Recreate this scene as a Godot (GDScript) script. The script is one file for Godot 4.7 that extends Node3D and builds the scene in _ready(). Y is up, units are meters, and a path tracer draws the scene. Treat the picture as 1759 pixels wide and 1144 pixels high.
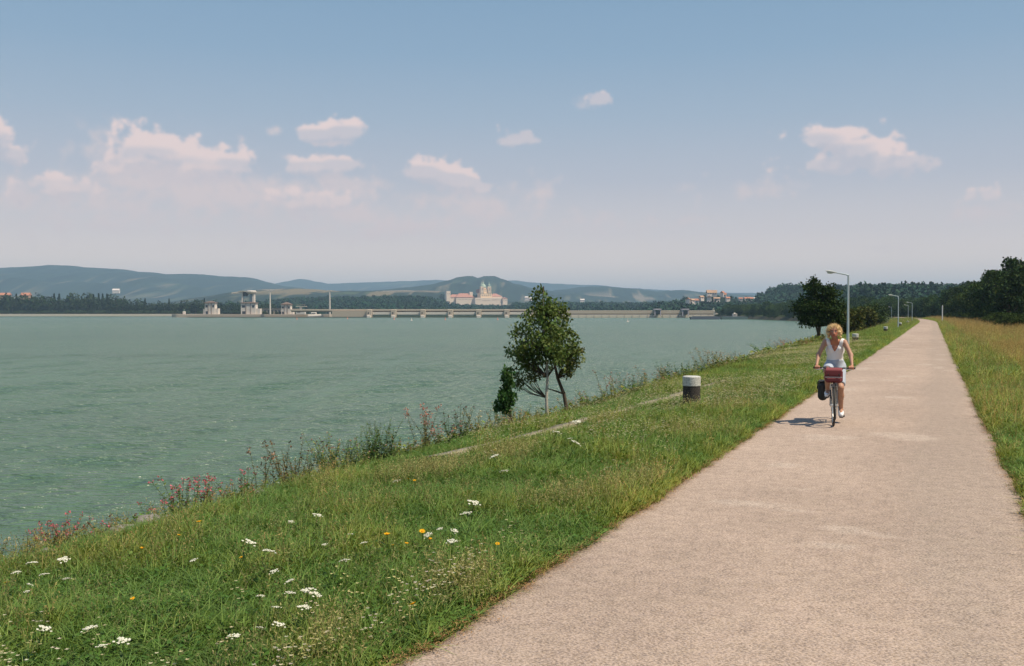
extends Node3D
# A riverside cycle path on a levee, a woman on a bicycle, a hydro dam and a hill-top abbey beyond the water.
# Path axes: s metres along the path, t metres to the right of the camera's foot.

const TH := 0.40237
const EYE := 1.9
const FPX := 1700.0
const WATER := -3.2
var D := Vector3(sin(TH), 0, -cos(TH))
var R := Vector3(cos(TH), 0, sin(TH))
var used := {}
var M := {}
var nz := FastNoiseLite.new()

class Geo:
	var v := PackedVector3Array()
	var n := PackedVector3Array()
	var c := PackedColorArray()
	var uv := PackedVector2Array()
	var ix := PackedInt32Array()
	var col := Color.WHITE

	func tri(a: Vector3, b: Vector3, d: Vector3, hint: Vector3) -> void:
		var m := (d - a).cross(b - a)
		if m.length_squared() < 1e-18:
			return
		m = m.normalized()
		var k := v.size()
		if m.dot(hint) < 0:
			m = -m
			v.append(a); v.append(d); v.append(b)
		else:
			v.append(a); v.append(b); v.append(d)
		for i in 3:
			n.append(m); c.append(col); uv.append(Vector2.ZERO); ix.append(k + i)

	func quad(a: Vector3, b: Vector3, d: Vector3, e: Vector3, hint: Vector3) -> void:
		tri(a, b, d, hint); tri(a, d, e, hint)

	func box(center: Vector3, size: Vector3, basis := Basis.IDENTITY, bev := 0.0) -> void:
		var h := size * 0.5
		var e := minf(bev, minf(h.x, minf(h.y, h.z)) * 0.9)
		for ax in 3:
			for sg in [-1.0, 1.0]:
				var nn := Vector3.ZERO; nn[ax] = sg
				var u := (ax + 1) % 3
				var w := (ax + 2) % 3
				var p := []
				for q in [[-1, -1], [1, -1], [1, 1], [-1, 1]]:
					var x := Vector3.ZERO
					x[ax] = sg * h[ax]; x[u] = q[0] * (h[u] - e); x[w] = q[1] * (h[w] - e)
					p.append(center + basis * x)
				quad(p[0], p[1], p[2], p[3], basis * nn)
		if e > 0.0:
			for ax in 3:
				var u := (ax + 1) % 3
				var w := (ax + 2) % 3
				for su in [-1.0, 1.0]:
					for sw in [-1.0, 1.0]:
						var p := []
						for q in [[0, -1], [0, 1], [1, 1], [1, -1]]:
							var x := Vector3.ZERO
							x[ax] = q[1] * (h[ax] - e)
							x[u] = su * (h[u] - (0.0 if q[0] == 0 else e)); x[w] = sw * (h[w] - (e if q[0] == 0 else 0.0))
							p.append(center + basis * x)
						var nn := Vector3.ZERO; nn[u] = su; nn[w] = sw
						quad(p[0], p[1], p[2], p[3], basis * nn)
			for sx in [-1.0, 1.0]:
				for sy in [-1.0, 1.0]:
					for sz in [-1.0, 1.0]:
						var s := Vector3(sx, sy, sz)
						tri(center + basis * (s * (h - Vector3(0, e, e))), center + basis * (s * (h - Vector3(e, 0, e))), center + basis * (s * (h - Vector3(e, e, 0))), basis * s)

	func strip(rows: Array, closed: bool, smooth_n: Array) -> void:
		# rows of equally many points with normals; quads between neighbours, indexed
		var m: int = rows[0].size()
		var k := v.size()
		for i in rows.size():
			for j in m:
				v.append(rows[i][j]); n.append(smooth_n[i][j]); c.append(col); uv.append(Vector2.ZERO)
		for i in rows.size() - 1:
			for j in (m if closed else m - 1):
				var a := k + i * m + j
				var b := k + i * m + (j + 1) % m
				var d := b + m
				var e := a + m
				face(a, b, d); face(a, d, e)

	func face(a: int, b: int, d: int) -> void:
		var m := (v[d] - v[a]).cross(v[b] - v[a])
		if m.dot(n[a] + n[b] + n[d]) < 0:
			ix.append(a); ix.append(d); ix.append(b)
		else:
			ix.append(a); ix.append(b); ix.append(d)

	func tube(p: Array, r: Array, seg := 8, caps := true) -> void:
		var rows := []
		var ns := []
		var side := Vector3.ZERO
		for i in p.size():
			var t: Vector3 = (p[mini(i + 1, p.size() - 1)] - p[maxi(i - 1, 0)]).normalized()
			if side == Vector3.ZERO:
				side = t.cross(Vector3.UP if absf(t.y) < 0.9 else Vector3.RIGHT).normalized()
			else:
				side = (side - t * side.dot(t)).normalized()
			var up := side.cross(t).normalized()
			var row := []
			var nr := []
			for j in seg:
				var a := TAU * j / seg
				var dd := side * cos(a) + up * sin(a)
				row.append(p[i] + dd * r[i]); nr.append(dd)
			rows.append(row); ns.append(nr)
		strip(rows, true, ns)
		if caps:
			for e in [0, p.size() - 1]:
				if r[e] > 1e-4:
					var out: Vector3 = (p[0] - p[1]) if e == 0 else (p[e] - p[e - 1])
					for j in seg:
						tri(p[e], rows[e][j], rows[e][(j + 1) % seg], out)

	func bar(a: Vector3, b: Vector3, r: float, seg := 8) -> void:
		tube([a, b], [r, r], seg)

	func lathe(o: Vector3, prof: Array, seg := 20, ax := Vector3.UP, smooth := true) -> void:
		# prof: [[radius, height]...] from the bottom up
		var side := ax.cross(Vector3.RIGHT if absf(ax.x) < 0.9 else Vector3.UP).normalized()
		var up := side.cross(ax).normalized()
		for i in prof.size() - 1:
			var r0: float = prof[i][0]
			var r1: float = prof[i + 1][0]
			var h0: float = prof[i][1]
			var h1: float = prof[i + 1][1]
			var rows := [[], []]
			var ns := [[], []]
			var sl := Vector2(h1 - h0, r0 - r1).normalized()
			for j in seg:
				var a := TAU * j / seg
				var dd := side * cos(a) + up * sin(a)
				rows[0].append(o + dd * r0 + ax * h0); rows[1].append(o + dd * r1 + ax * h1)
				var nn := (dd * sl.x + ax * sl.y).normalized()
				ns[0].append(nn); ns[1].append(nn)
			strip(rows, true, ns)

	func ball(o: Vector3, rad: Vector3, seg := 10, rings := 6) -> void:
		var rows := []
		var ns := []
		for i in rings + 1:
			var f := PI * i / rings - PI / 2
			var row := []
			var nr := []
			for j in seg:
				var a := TAU * j / seg
				var q := Vector3(cos(a) * cos(f), sin(f), sin(a) * cos(f))
				row.append(o + q * rad); nr.append((q / rad).normalized())
			rows.append(row); ns.append(nr)
		strip(rows, true, ns)

	func torus(o: Vector3, ax: Vector3, r: float, tr: float, seg := 36, ts := 8, flat := 1.0) -> void:
		var side := ax.cross(Vector3.UP if absf(ax.y) < 0.9 else Vector3.RIGHT).normalized()
		var up := side.cross(ax).normalized()
		var rows := []
		var ns := []
		for i in seg + 1:
			var a := TAU * i / seg
			var dd := side * cos(a) + up * sin(a)
			var row := []
			var nr := []
			for j in ts:
				var b := TAU * j / ts
				var nn := dd * cos(b) + ax * sin(b)
				row.append(o + dd * (r + tr * cos(b)) + ax * tr * flat * sin(b)); nr.append(nn)
			rows.append(row); ns.append(nr)
		strip(rows, true, ns)

	func gable(o: Vector3, w: float, d: float, h: float, over: float, basis := Basis.IDENTITY) -> void:
		# roof with its ridge along local z, eaves at o.y
		var a := w / 2 + over
		var b := d / 2 + over
		var p := [Vector3(-a, 0, -b), Vector3(a, 0, -b), Vector3(a, 0, b), Vector3(-a, 0, b), Vector3(0, h, -b), Vector3(0, h, b)]
		for i in 6: p[i] = o + basis * p[i]
		quad(p[0], p[4], p[5], p[3], basis * Vector3(-1, 1, 0)); quad(p[1], p[4], p[5], p[2], basis * Vector3(1, 1, 0))
		tri(p[0], p[1], p[4], basis * Vector3(0, 0, -1)); tri(p[3], p[2], p[5], basis * Vector3(0, 0, 1))
		quad(p[0], p[1], p[2], p[3], Vector3.DOWN)

	func hip(o: Vector3, w: float, d: float, h: float, over: float, basis := Basis.IDENTITY) -> void:
		var a := w / 2 + over
		var b := d / 2 + over
		var k := maxf(0.0, b - a)
		var l := maxf(0.0, a - b)
		var p := [Vector3(-a, 0, -b), Vector3(a, 0, -b), Vector3(a, 0, b), Vector3(-a, 0, b), Vector3(-l, h, -k), Vector3(l, h, k)]
		if l > 0:
			p[4] = Vector3(-l, h, 0); p[5] = Vector3(l, h, 0)
		for i in 6: p[i] = o + basis * p[i]
		if l > 0:
			tri(p[0], p[3], p[4], basis * Vector3(-1, 1, 0)); tri(p[1], p[2], p[5], basis * Vector3(1, 1, 0))
			quad(p[0], p[1], p[5], p[4], basis * Vector3(0, 1, -1)); quad(p[3], p[2], p[5], p[4], basis * Vector3(0, 1, 1))
		else:
			quad(p[0], p[4], p[5], p[3], basis * Vector3(-1, 1, 0)); quad(p[1], p[4], p[5], p[2], basis * Vector3(1, 1, 0))
			tri(p[0], p[1], p[4], basis * Vector3(0, 1, -1)); tri(p[3], p[2], p[5], basis * Vector3(0, 1, 1))
		quad(p[0], p[1], p[2], p[3], Vector3.DOWN)

	func leaf(p: Vector3, u: Vector3, w: Vector3) -> void:
		# a pointed leaf from p along u, half width w, folded a little
		var nn := w.cross(u).normalized()
		var mid := p + u * 0.45 - nn * u.length() * 0.06
		var k := v.size()
		for q in [p, p + u * 0.42 + w, p + u, p + u * 0.42 - w, mid]:
			v.append(q); n.append(nn); c.append(col); uv.append(Vector2.ZERO)
		face(k, k + 1, k + 4); face(k + 1, k + 2, k + 4); face(k + 2, k + 3, k + 4); face(k + 3, k, k + 4)

	func leaf2(p: Vector3, u: Vector3, w: Vector3) -> void:
		# two triangles
		var nn := w.cross(u).normalized()
		var k := v.size()
		for q in [p, p + u * 0.45 + w, p + u, p + u * 0.45 - w]:
			v.append(q); n.append(nn); c.append(col); uv.append(Vector2.ZERO)
		face(k, k + 1, k + 2); face(k, k + 2, k + 3)

	func blade(p: Vector3, lean: Vector3, h: float, w: float, droop: float, steps := 3) -> void:
		var side := lean.cross(Vector3.UP).normalized() * w
		var k := v.size()
		for i in steps + 1:
			var f := float(i) / steps
			var q := p + Vector3(0, h * f * (1.0 - droop * f * f), 0) + lean * f * f
			var nn := (lean.normalized() * 0.35 + Vector3(0, 1.0, 0)).normalized()
			if i == steps:
				v.append(q); n.append(nn); c.append(col); uv.append(Vector2.ZERO)
			else:
				for sg in [-1.0, 1.0]:
					v.append(q + side * sg * (1.0 - f * 0.75)); n.append(nn); c.append(col); uv.append(Vector2.ZERO)
		for i in steps - 1:
			face(k + 2 * i, k + 2 * i + 1, k + 2 * i + 3); face(k + 2 * i, k + 2 * i + 3, k + 2 * i + 2)
		face(k + 2 * steps - 2, k + 2 * steps - 1, k + 2 * steps)

	func mesh(material: Material) -> ArrayMesh:
		var a := []
		a.resize(Mesh.ARRAY_MAX)
		a[Mesh.ARRAY_VERTEX] = v; a[Mesh.ARRAY_NORMAL] = n; a[Mesh.ARRAY_COLOR] = c; a[Mesh.ARRAY_TEX_UV] = uv; a[Mesh.ARRAY_INDEX] = ix
		var m := ArrayMesh.new()
		m.add_surface_from_arrays(Mesh.PRIMITIVE_TRIANGLES, a)
		m.surface_set_material(0, material)
		return m


func lin(r: float, g: float, b: float) -> Color:
	return Color(r, g, b).linear_to_srgb()

func numbered(called: String) -> String:
	if not used.has(called):
		used[called] = 0
		return called
	used[called] += 1
	return "%s_%03d" % [called, used[called]]

func tag(o: Node, label: String, category: String, group := "", kind := "") -> Node:
	o.set_meta("label", label); o.set_meta("category", category)
	if group: o.set_meta("group", group)
	if kind: o.set_meta("kind", kind)
	return o

func thing(called: String, label: String, category: String, at := Vector3.ZERO, turn := 0.0, group := "") -> Node3D:
	var o := Node3D.new()
	o.name = numbered(called)
	add_child(o)
	o.position = at; o.rotation.y = turn
	tag(o, label, category, group)
	return o

func obj(called: String, g: Geo, material: Material, parent: Node = self) -> MeshInstance3D:
	return put(called, g.mesh(material), parent)

func put(called: String, mesh: Mesh, parent: Node = self) -> MeshInstance3D:
	var o := MeshInstance3D.new()
	o.mesh = mesh
	if parent == self:
		o.name = numbered(called)
	else:
		var k := 0
		var nm := called
		while parent.has_node(nm):
			k += 1
			nm = "%s_%03d" % [called, k]
		o.name = nm
	parent.add_child(o)
	return o

func struct(called: String, label: String, category: String, g: Geo, material: Material) -> MeshInstance3D:
	var o := obj(called, g, material)
	tag(o, label, category, "", "structure")
	return o

func dup(root: Node3D, label: String, at: Vector3, turn := 0.0, size := 1.0, group := "") -> Node3D:
	var r: Node3D = root.duplicate()
	r.name = numbered(String(root.name).rstrip("0123456789").rstrip("_"))
	add_child(r)
	r.position = at; r.rotation.y = turn; r.scale = Vector3.ONE * size
	r.set_meta("label", label)
	if group: r.set_meta("group", group)
	return r

func copies(called: String, mesh: Mesh, where: Array, tint: Array, parent: Node = self) -> MultiMeshInstance3D:
	var mm := MultiMesh.new()
	mm.transform_format = MultiMesh.TRANSFORM_3D
	mm.use_colors = true
	mm.mesh = mesh
	mm.instance_count = where.size()
	for i in where.size():
		mm.set_instance_transform(i, where[i])
		mm.set_instance_color(i, tint[i])
	var o := MultiMeshInstance3D.new()
	o.multimesh = mm
	o.name = numbered(called) if parent == self else called
	parent.add_child(o, true)
	o.set_meta("kind", "stuff")
	return o

func mat(c: Color, rough := 0.8, vc := false, metal := 0.0, spec := 0.5) -> StandardMaterial3D:
	var m := StandardMaterial3D.new()
	m.albedo_color = c
	m.roughness = rough
	m.metallic = metal
	m.metallic_specular = spec
	m.vertex_color_use_as_albedo = vc
	return m

func grain(m: StandardMaterial3D, low: float, high: float, freq: float, scale: float, sd := 1, bump := 0.0) -> StandardMaterial3D:
	# a mottled tone over the material, laid on by triplanar mapping
	var f := FastNoiseLite.new()
	f.seed = sd; f.frequency = freq; f.fractal_octaves = 5; f.noise_type = FastNoiseLite.TYPE_SIMPLEX_SMOOTH
	var im := f.get_seamless_image(256, 256)
	var out := Image.create(256, 256, false, Image.FORMAT_RGB8)
	for y in 256:
		for x in 256:
			var k := lerpf(low, high, im.get_pixel(x, y).r)
			out.set_pixel(x, y, Color(k, k, k))
	m.albedo_texture = ImageTexture.create_from_image(out)
	m.uv1_triplanar = true
	m.uv1_scale = Vector3.ONE * scale
	if bump > 0:
		m.heightmap_enabled = true
		m.heightmap_texture = m.albedo_texture
		m.heightmap_scale = bump
	return m

func leafy(m: StandardMaterial3D, share := 0.5) -> StandardMaterial3D:
	m.backlight_enabled = true
	m.backlight = lin(share, share, share * 0.6)
	return m

# ground
func bend(s: float) -> float:
	if s < 190.0: return 0.0
	var q := minf(s, 420.0) - 190.0
	var w := clampf(s - 420.0, 0.0, 120.0)
	return -0.00024 * q * q - 0.11 * maxf(s - 420.0, 0.0) - 0.0011 * w * w - 0.24 * maxf(s - 540.0, 0.0)

const SEC := [-90.0, -9.0, -40.0, -7.5, -20.0, -5.6, -12.3, -3.25, -8.5, -0.95, -7.8, -0.48, -7.3, -0.34, -6.0, -0.2, -4.5, -0.1, -2.6, -0.02, 0.86, -0.02, 3.0, -0.07, 10.0, -0.2, 20.0, -0.1, 60.0, 0.4, 300.0, 2.0, 1500.0, 6.0]
func gh(s: float, t: float) -> float:
	var h: float = SEC[SEC.size() - 1]
	if t <= SEC[0]:
		h = SEC[1]
	else:
		for i in range(0, SEC.size() - 2, 2):
			if t < SEC[i + 2]:
				h = lerpf(SEC[i + 1], SEC[i + 3], (t - SEC[i]) / (SEC[i + 2] - SEC[i]))
				break
	var off := maxf(-2.6 - t, t - 0.86)
	if off > 0.0:
		h += nz.get_noise_2d(s * 4.0, t * 4.0) * 0.07 * clampf(off, 0.0, 1.0) + nz.get_noise_2d(s * 18.0 + 300.0, t * 18.0) * 0.03 * clampf(off * 2.0, 0.0, 1.0)
		h += 0.0
	else:
		h -= 0.03
	return h

func flatp(s: float, t: float) -> Vector3:
	return D * s + R * (t + bend(s))

func gp(s: float, t: float, dy := 0.0) -> Vector3:
	var p := flatp(s, t)
	p.y = gh(s, t) + dy
	return p

# a point at a known distance z in front, from a bearing and a height measured on the photograph
func far(px: float, py: float, z: float) -> Vector3:
	return Vector3((px - 879.5) / FPX * z, EYE + (536.5 - py) / FPX * z, -z)

func sky_image() -> Image:
	var W := 4096
	var H := 2048
	var im := Image.create(W, H, false, Image.FORMAT_RGBF)
	var stops := [[0, Color(1, 0.8, 0.66)], [2.9, Color(0.86, 0.715, 0.64)], [4.5, Color(0.68, 0.61, 0.605)], [7.5, Color(0.475, 0.495, 0.565)], [11, Color(0.345, 0.432, 0.542)], [14.5, Color(0.255, 0.375, 0.515)], [18, Color(0.21, 0.335, 0.485)], [30, Color(0.15, 0.265, 0.44)], [90, Color(0.1, 0.2, 0.39)]]
	for y in H:
		var el := 90.0 - (y + 0.5) * 180.0 / H
		var c: Color = stops[0][1]
		for i in stops.size() - 1:
			if el >= stops[i][0]:
				c = stops[i][1].lerp(stops[i + 1][1], clampf((el - stops[i][0]) / (stops[i + 1][0] - stops[i][0]), 0, 1))
		im.fill_rect(Rect2i(0, y, W, 1), c)
	# cumulus: each a heap of soft puffs [bearing, height, half width, half height, strength], degrees
	var heaps := []
	var seen := [
		[-2, 236, 26, 34, 1.0], [25, 268, 34, 20, 0.7],
		[172, 252, 30, 28, 0.55], [238, 262, 42, 30, 1.0], [280, 262, 52, 32, 1.05], [330, 280, 48, 26, 1.0], [395, 284, 38, 24, 1.0], [300, 305, 90, 30, 0.55],
		[100, 322, 60, 28, 0.72], [215, 345, 40, 18, 0.5], [60, 335, 50, 34, 0.5], [130, 300, 50, 20, 0.4],
		[550, 236, 44, 18, 0.85], [590, 228, 36, 22, 0.95], [470, 228, 16, 8, 0.5],
		[820, 360, 110, 26, 0.55], [380, 330, 110, 40, 0.6], [250, 380, 120, 24, 0.45], [60, 390, 90, 20, 0.4], [1000, 390, 90, 16, 0.4], [1300, 330, 70, 18, 0.35], [330, 296, 80, 26, 0.95], [250, 300, 70, 28, 0.62], [350, 335, 120, 26, 0.6], [150, 345, 100, 26, 0.55], [560, 330, 100, 22, 0.6], [640, 400, 130, 20, 0.5], [90, 318, 50, 20, 0.7], [200, 290, 40, 16, 0.7], [535, 290, 40, 20, 0.9], [580, 286, 34, 18, 0.95], [560, 310, 60, 14, 0.5],
		[735, 296, 44, 20, 1.0], [780, 310, 46, 18, 1.0], [820, 322, 32, 12, 0.8], [660, 318, 30, 14, 0.5],
		[540, 345, 70, 26, 0.75], [610, 370, 80, 22, 0.65], [690, 392, 80, 14, 0.5], [450, 350, 90, 40, 0.5],
		[885, 240, 30, 14, 0.95], [900, 232, 16, 14, 0.7],
		[1028, 173, 15, 11, 0.9], [993, 184, 14, 8, 0.5],
		[1430, 238, 52, 16, 0.95], [1470, 258, 66, 24, 0.95], [1540, 282, 62, 20, 0.9], [1445, 285, 70, 18, 0.7],
		[1680, 338, 26, 20, 0.75], [1690, 362, 50, 16, 0.5], [1180, 378, 50, 10, 0.4], [920, 330, 40, 18, 0.5], [830, 385, 60, 10, 0.4], [1500, 425, 50, 10, 0.35]]
	for q in seen:
		var az := atan((q[0] - 879.5) / FPX)
		heaps.append([rad_to_deg(az), rad_to_deg(atan((536.5 - q[1]) / FPX * cos(az))), q[2] * 1.12 / FPX * 57.3, q[3] * 1.15 / FPX * 57.3, q[4]])
	var g := RandomNumberGenerator.new()
	g.seed = 77
	for i in 70:
		var az := g.randf_range(34, 326)
		var el := 3.5 + 15.0 * pow(g.randf(), 1.4)
		var big := g.randf_range(0.8, 2.6)
		for k in 4:
			heaps.append([az + g.randf_range(-1.6, 1.6) * big, el + g.randf_range(-0.15, 0.5) * big, big * g.randf_range(0.5, 1.1), big * g.randf_range(0.35, 0.6), g.randf_range(0.5, 1.0)])
	var fn := FastNoiseLite.new()
	fn.seed = 5; fn.frequency = 0.62; fn.fractal_octaves = 6; fn.fractal_gain = 0.55
	var dens := {}
	var veil := {}
	var px := 180.0 / H
	for q in heaps:
		var crisp: bool = q[4] >= 0.66
		var rx: float = q[2] * 2.0
		var ry: float = q[3] * 2.0
		for iy in range(int((90.0 - q[1] - ry) / px), int((90.0 - q[1] + ry) / px) + 1):
			var el := 90.0 - (iy + 0.5) * px
			var dy: float = (el - q[1]) / q[3]
			if dy < 0: dy *= 1.15
			for ixx in range(int((q[0] - rx) / px), int((q[0] + rx) / px) + 1):
				var dx: float = ((ixx + 0.5) * px - q[0]) / q[2]
				var r2 := dx * dx + dy * dy
				if r2 > 4.0: continue
				var key := iy * W + posmod(ixx, W)
				var w: float = q[4] * exp(-r2 * 1.0)
				var into := dens if crisp else veil
				var was: float = into.get(key, 0.0)
				into[key] = maxf(was, w) + 0.25 * minf(was, w)
	for pass_ in 2:
		var from: Dictionary = [veil, dens][pass_]
		for key in from:
			var iy: int = key / W
			var ixx: int = key % W
			var el := 90.0 - (iy + 0.5) * px
			var a3 := deg_to_rad(ixx * px)
			var f := fn.get_noise_3d(sin(a3) * 57.3, el * 1.2, cos(a3) * 57.3)
			var al: float
			var cc: Color
			if pass_ == 0:
				al = smoothstep(0.10, 0.85, from[key] + f * 0.6) * 0.85 * clampf((el - 1.0) / 3.5, 0.0, 1.0)
				if al < 0.004: continue
				cc = Color(0.70, 0.59, 0.585)
			else:
				var k: float = from[key] + f * 0.72
				al = smoothstep(0.34, 0.62, k)
				if al < 0.004: continue
				var up := fn.get_noise_3d(sin(a3 - 0.004) * 57.3, (el + 0.30) * 1.2, cos(a3 - 0.004) * 57.3)
				var above: float = from.get((iy - 7) * W + ixx, 0.0)
				var litv := clampf(0.42 + (f - up) * 1.7 + (from[key] - above) * 2.6, 0.0, 1.0)
				cc = Color(0.585, 0.53, 0.565).lerp(Color(0.80, 0.645, 0.62), litv)
				var below: float = from.get((iy + 9) * W + ixx, 0.0)
				al *= lerpf(0.95, 0.45, clampf((from[key] - below) * 3.0 + 0.2, 0.0, 1.0)) * clampf((el - 1.0) / 4.0, 0.0, 1.0)
			im.set_pixel(ixx, iy, im.get_pixel(ixx, iy).lerp(cc, al))
	return im

func environment() -> void:
	var cam := Camera3D.new()
	cam.name = "camera"
	cam.fov = 37.193
	cam.near = 0.05
	cam.far = 30000.0
	cam.position = Vector3(0, EYE, 0)
	cam.rotation.x = -deg_to_rad(1.1963)
	cam.current = true
	add_child(cam)
	var e := Environment.new()
	e.background_mode = Environment.BG_SKY
	var sm := PanoramaSkyMaterial.new()
	sm.panorama = ImageTexture.create_from_image(sky_image())
	sm.energy_multiplier = 1.0
	e.sky = Sky.new()
	e.sky.sky_material = sm
	e.tonemap_mode = Environment.TONE_MAPPER_LINEAR
	e.tonemap_exposure = 1.1
	e.sdfgi_enabled = true; e.ssao_enabled = true; e.ssil_enabled = true
	e.fog_enabled = true
	e.fog_density = 0.00013
	e.fog_light_color = lin(0.52, 0.77, 1.0)
	var we := WorldEnvironment.new()
	we.name = "world_environment"
	we.environment = e
	add_child(we)
	var sun := DirectionalLight3D.new()
	sun.name = "sun"
	sun.light_energy = 1.6
	sun.light_color = Color(1.0, 0.945, 0.85)
	sun.light_angular_distance = 0.5
	sun.shadow_enabled = true
	var el := deg_to_rad(59.0)
	var toward := Vector3(cos(el) * 0.914, sin(el), cos(el) * 0.407)
	add_child(sun)
	sun.look_at_from_position(toward * 10.0, Vector3.ZERO, Vector3.UP)

func path_texture() -> ImageTexture:
	var g := RandomNumberGenerator.new()
	g.seed = 9
	var f := FastNoiseLite.new()
	f.seed = 3; f.frequency = 0.11; f.fractal_octaves = 3
	f.noise_type = FastNoiseLite.TYPE_VALUE_CUBIC; f.fractal_octaves = 2
	f.frequency = 0.26
	var a := f.get_seamless_image(1024, 1024)
	f.noise_type = FastNoiseLite.TYPE_SIMPLEX_SMOOTH; f.fractal_octaves = 4
	f.seed = 4; f.frequency = 0.012
	var b := f.get_seamless_image(1024, 1024)
	var im := Image.create(1024, 1024, false, Image.FORMAT_RGB8)
	for y in 1024:
		for x in 1024:
			var k := 0.86 + (a.get_pixel(x, y).r - 0.5) * 0.58 + (b.get_pixel(x, y).r - 0.5) * 0.12 + g.randf_range(-0.16, 0.16)
			var w := g.randf()
			if w < 0.04: k -= 0.3
			elif w > 0.985: k += 0.18
			var tintv := (a.get_pixel((x + 511) % 1024, y).r - 0.5) * 0.10
			im.set_pixel(x, y, Color(clampf(k + tintv * 0.4, 0, 1), clampf(k, 0, 1), clampf(k - tintv, 0, 1)))
	return ImageTexture.create_from_image(im)

func steps_along(a: float, b: float, first: float, grow: float, near := 3.0) -> Array:
	var out := []
	var s := a
	while s < b:
		out.append(s)
		s += first * maxf(1.0, absf(s) / near * grow)
	out.append(b)
	return out

func grid(g: Geo, rows: Array, color: Callable) -> void:
	# rows of points: smooth indexed surface, normals from neighbours, facing up
	var m: int = rows[0].size()
	var k := g.v.size()
	for i in rows.size():
		for j in m:
			var du: Vector3 = rows[mini(i + 1, rows.size() - 1)][j] - rows[maxi(i - 1, 0)][j]
			var dv: Vector3 = rows[i][mini(j + 1, m - 1)] - rows[i][maxi(j - 1, 0)]
			var nn := du.cross(dv).normalized()
			if nn.y < 0: nn = -nn
			g.v.append(rows[i][j]); g.n.append(nn); g.c.append(color.call(i, j, rows[i][j])); g.uv.append(Vector2(rows[i][j].x, rows[i][j].z))
	for i in rows.size() - 1:
		for j in m - 1:
			var a := k + i * m + j
			g.face(a, a + 1, a + m + 1); g.face(a, a + m + 1, a + m)

func left_edge(s: float) -> float:
	return -2.62 - 0.07 * clampf(1.0 - s / 14.0, 0.0, 1.0) + nz.get_noise_2d(s * 30.0, 7.0) * 0.05 + nz.get_noise_2d(s * 90.0, 17.0) * 0.035 + nz.get_noise_2d(s * 9.0, 3.0) * 0.05 + clampf(s / 90.0, 0.0, 1.0) * 0.12
func right_edge(s: float) -> float:
	return 0.845 + nz.get_noise_2d(s * 30.0, 57.0) * 0.05 + nz.get_noise_2d(s * 90.0, 67.0) * 0.035 + nz.get_noise_2d(s * 9.0, 43.0) * 0.04

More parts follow.
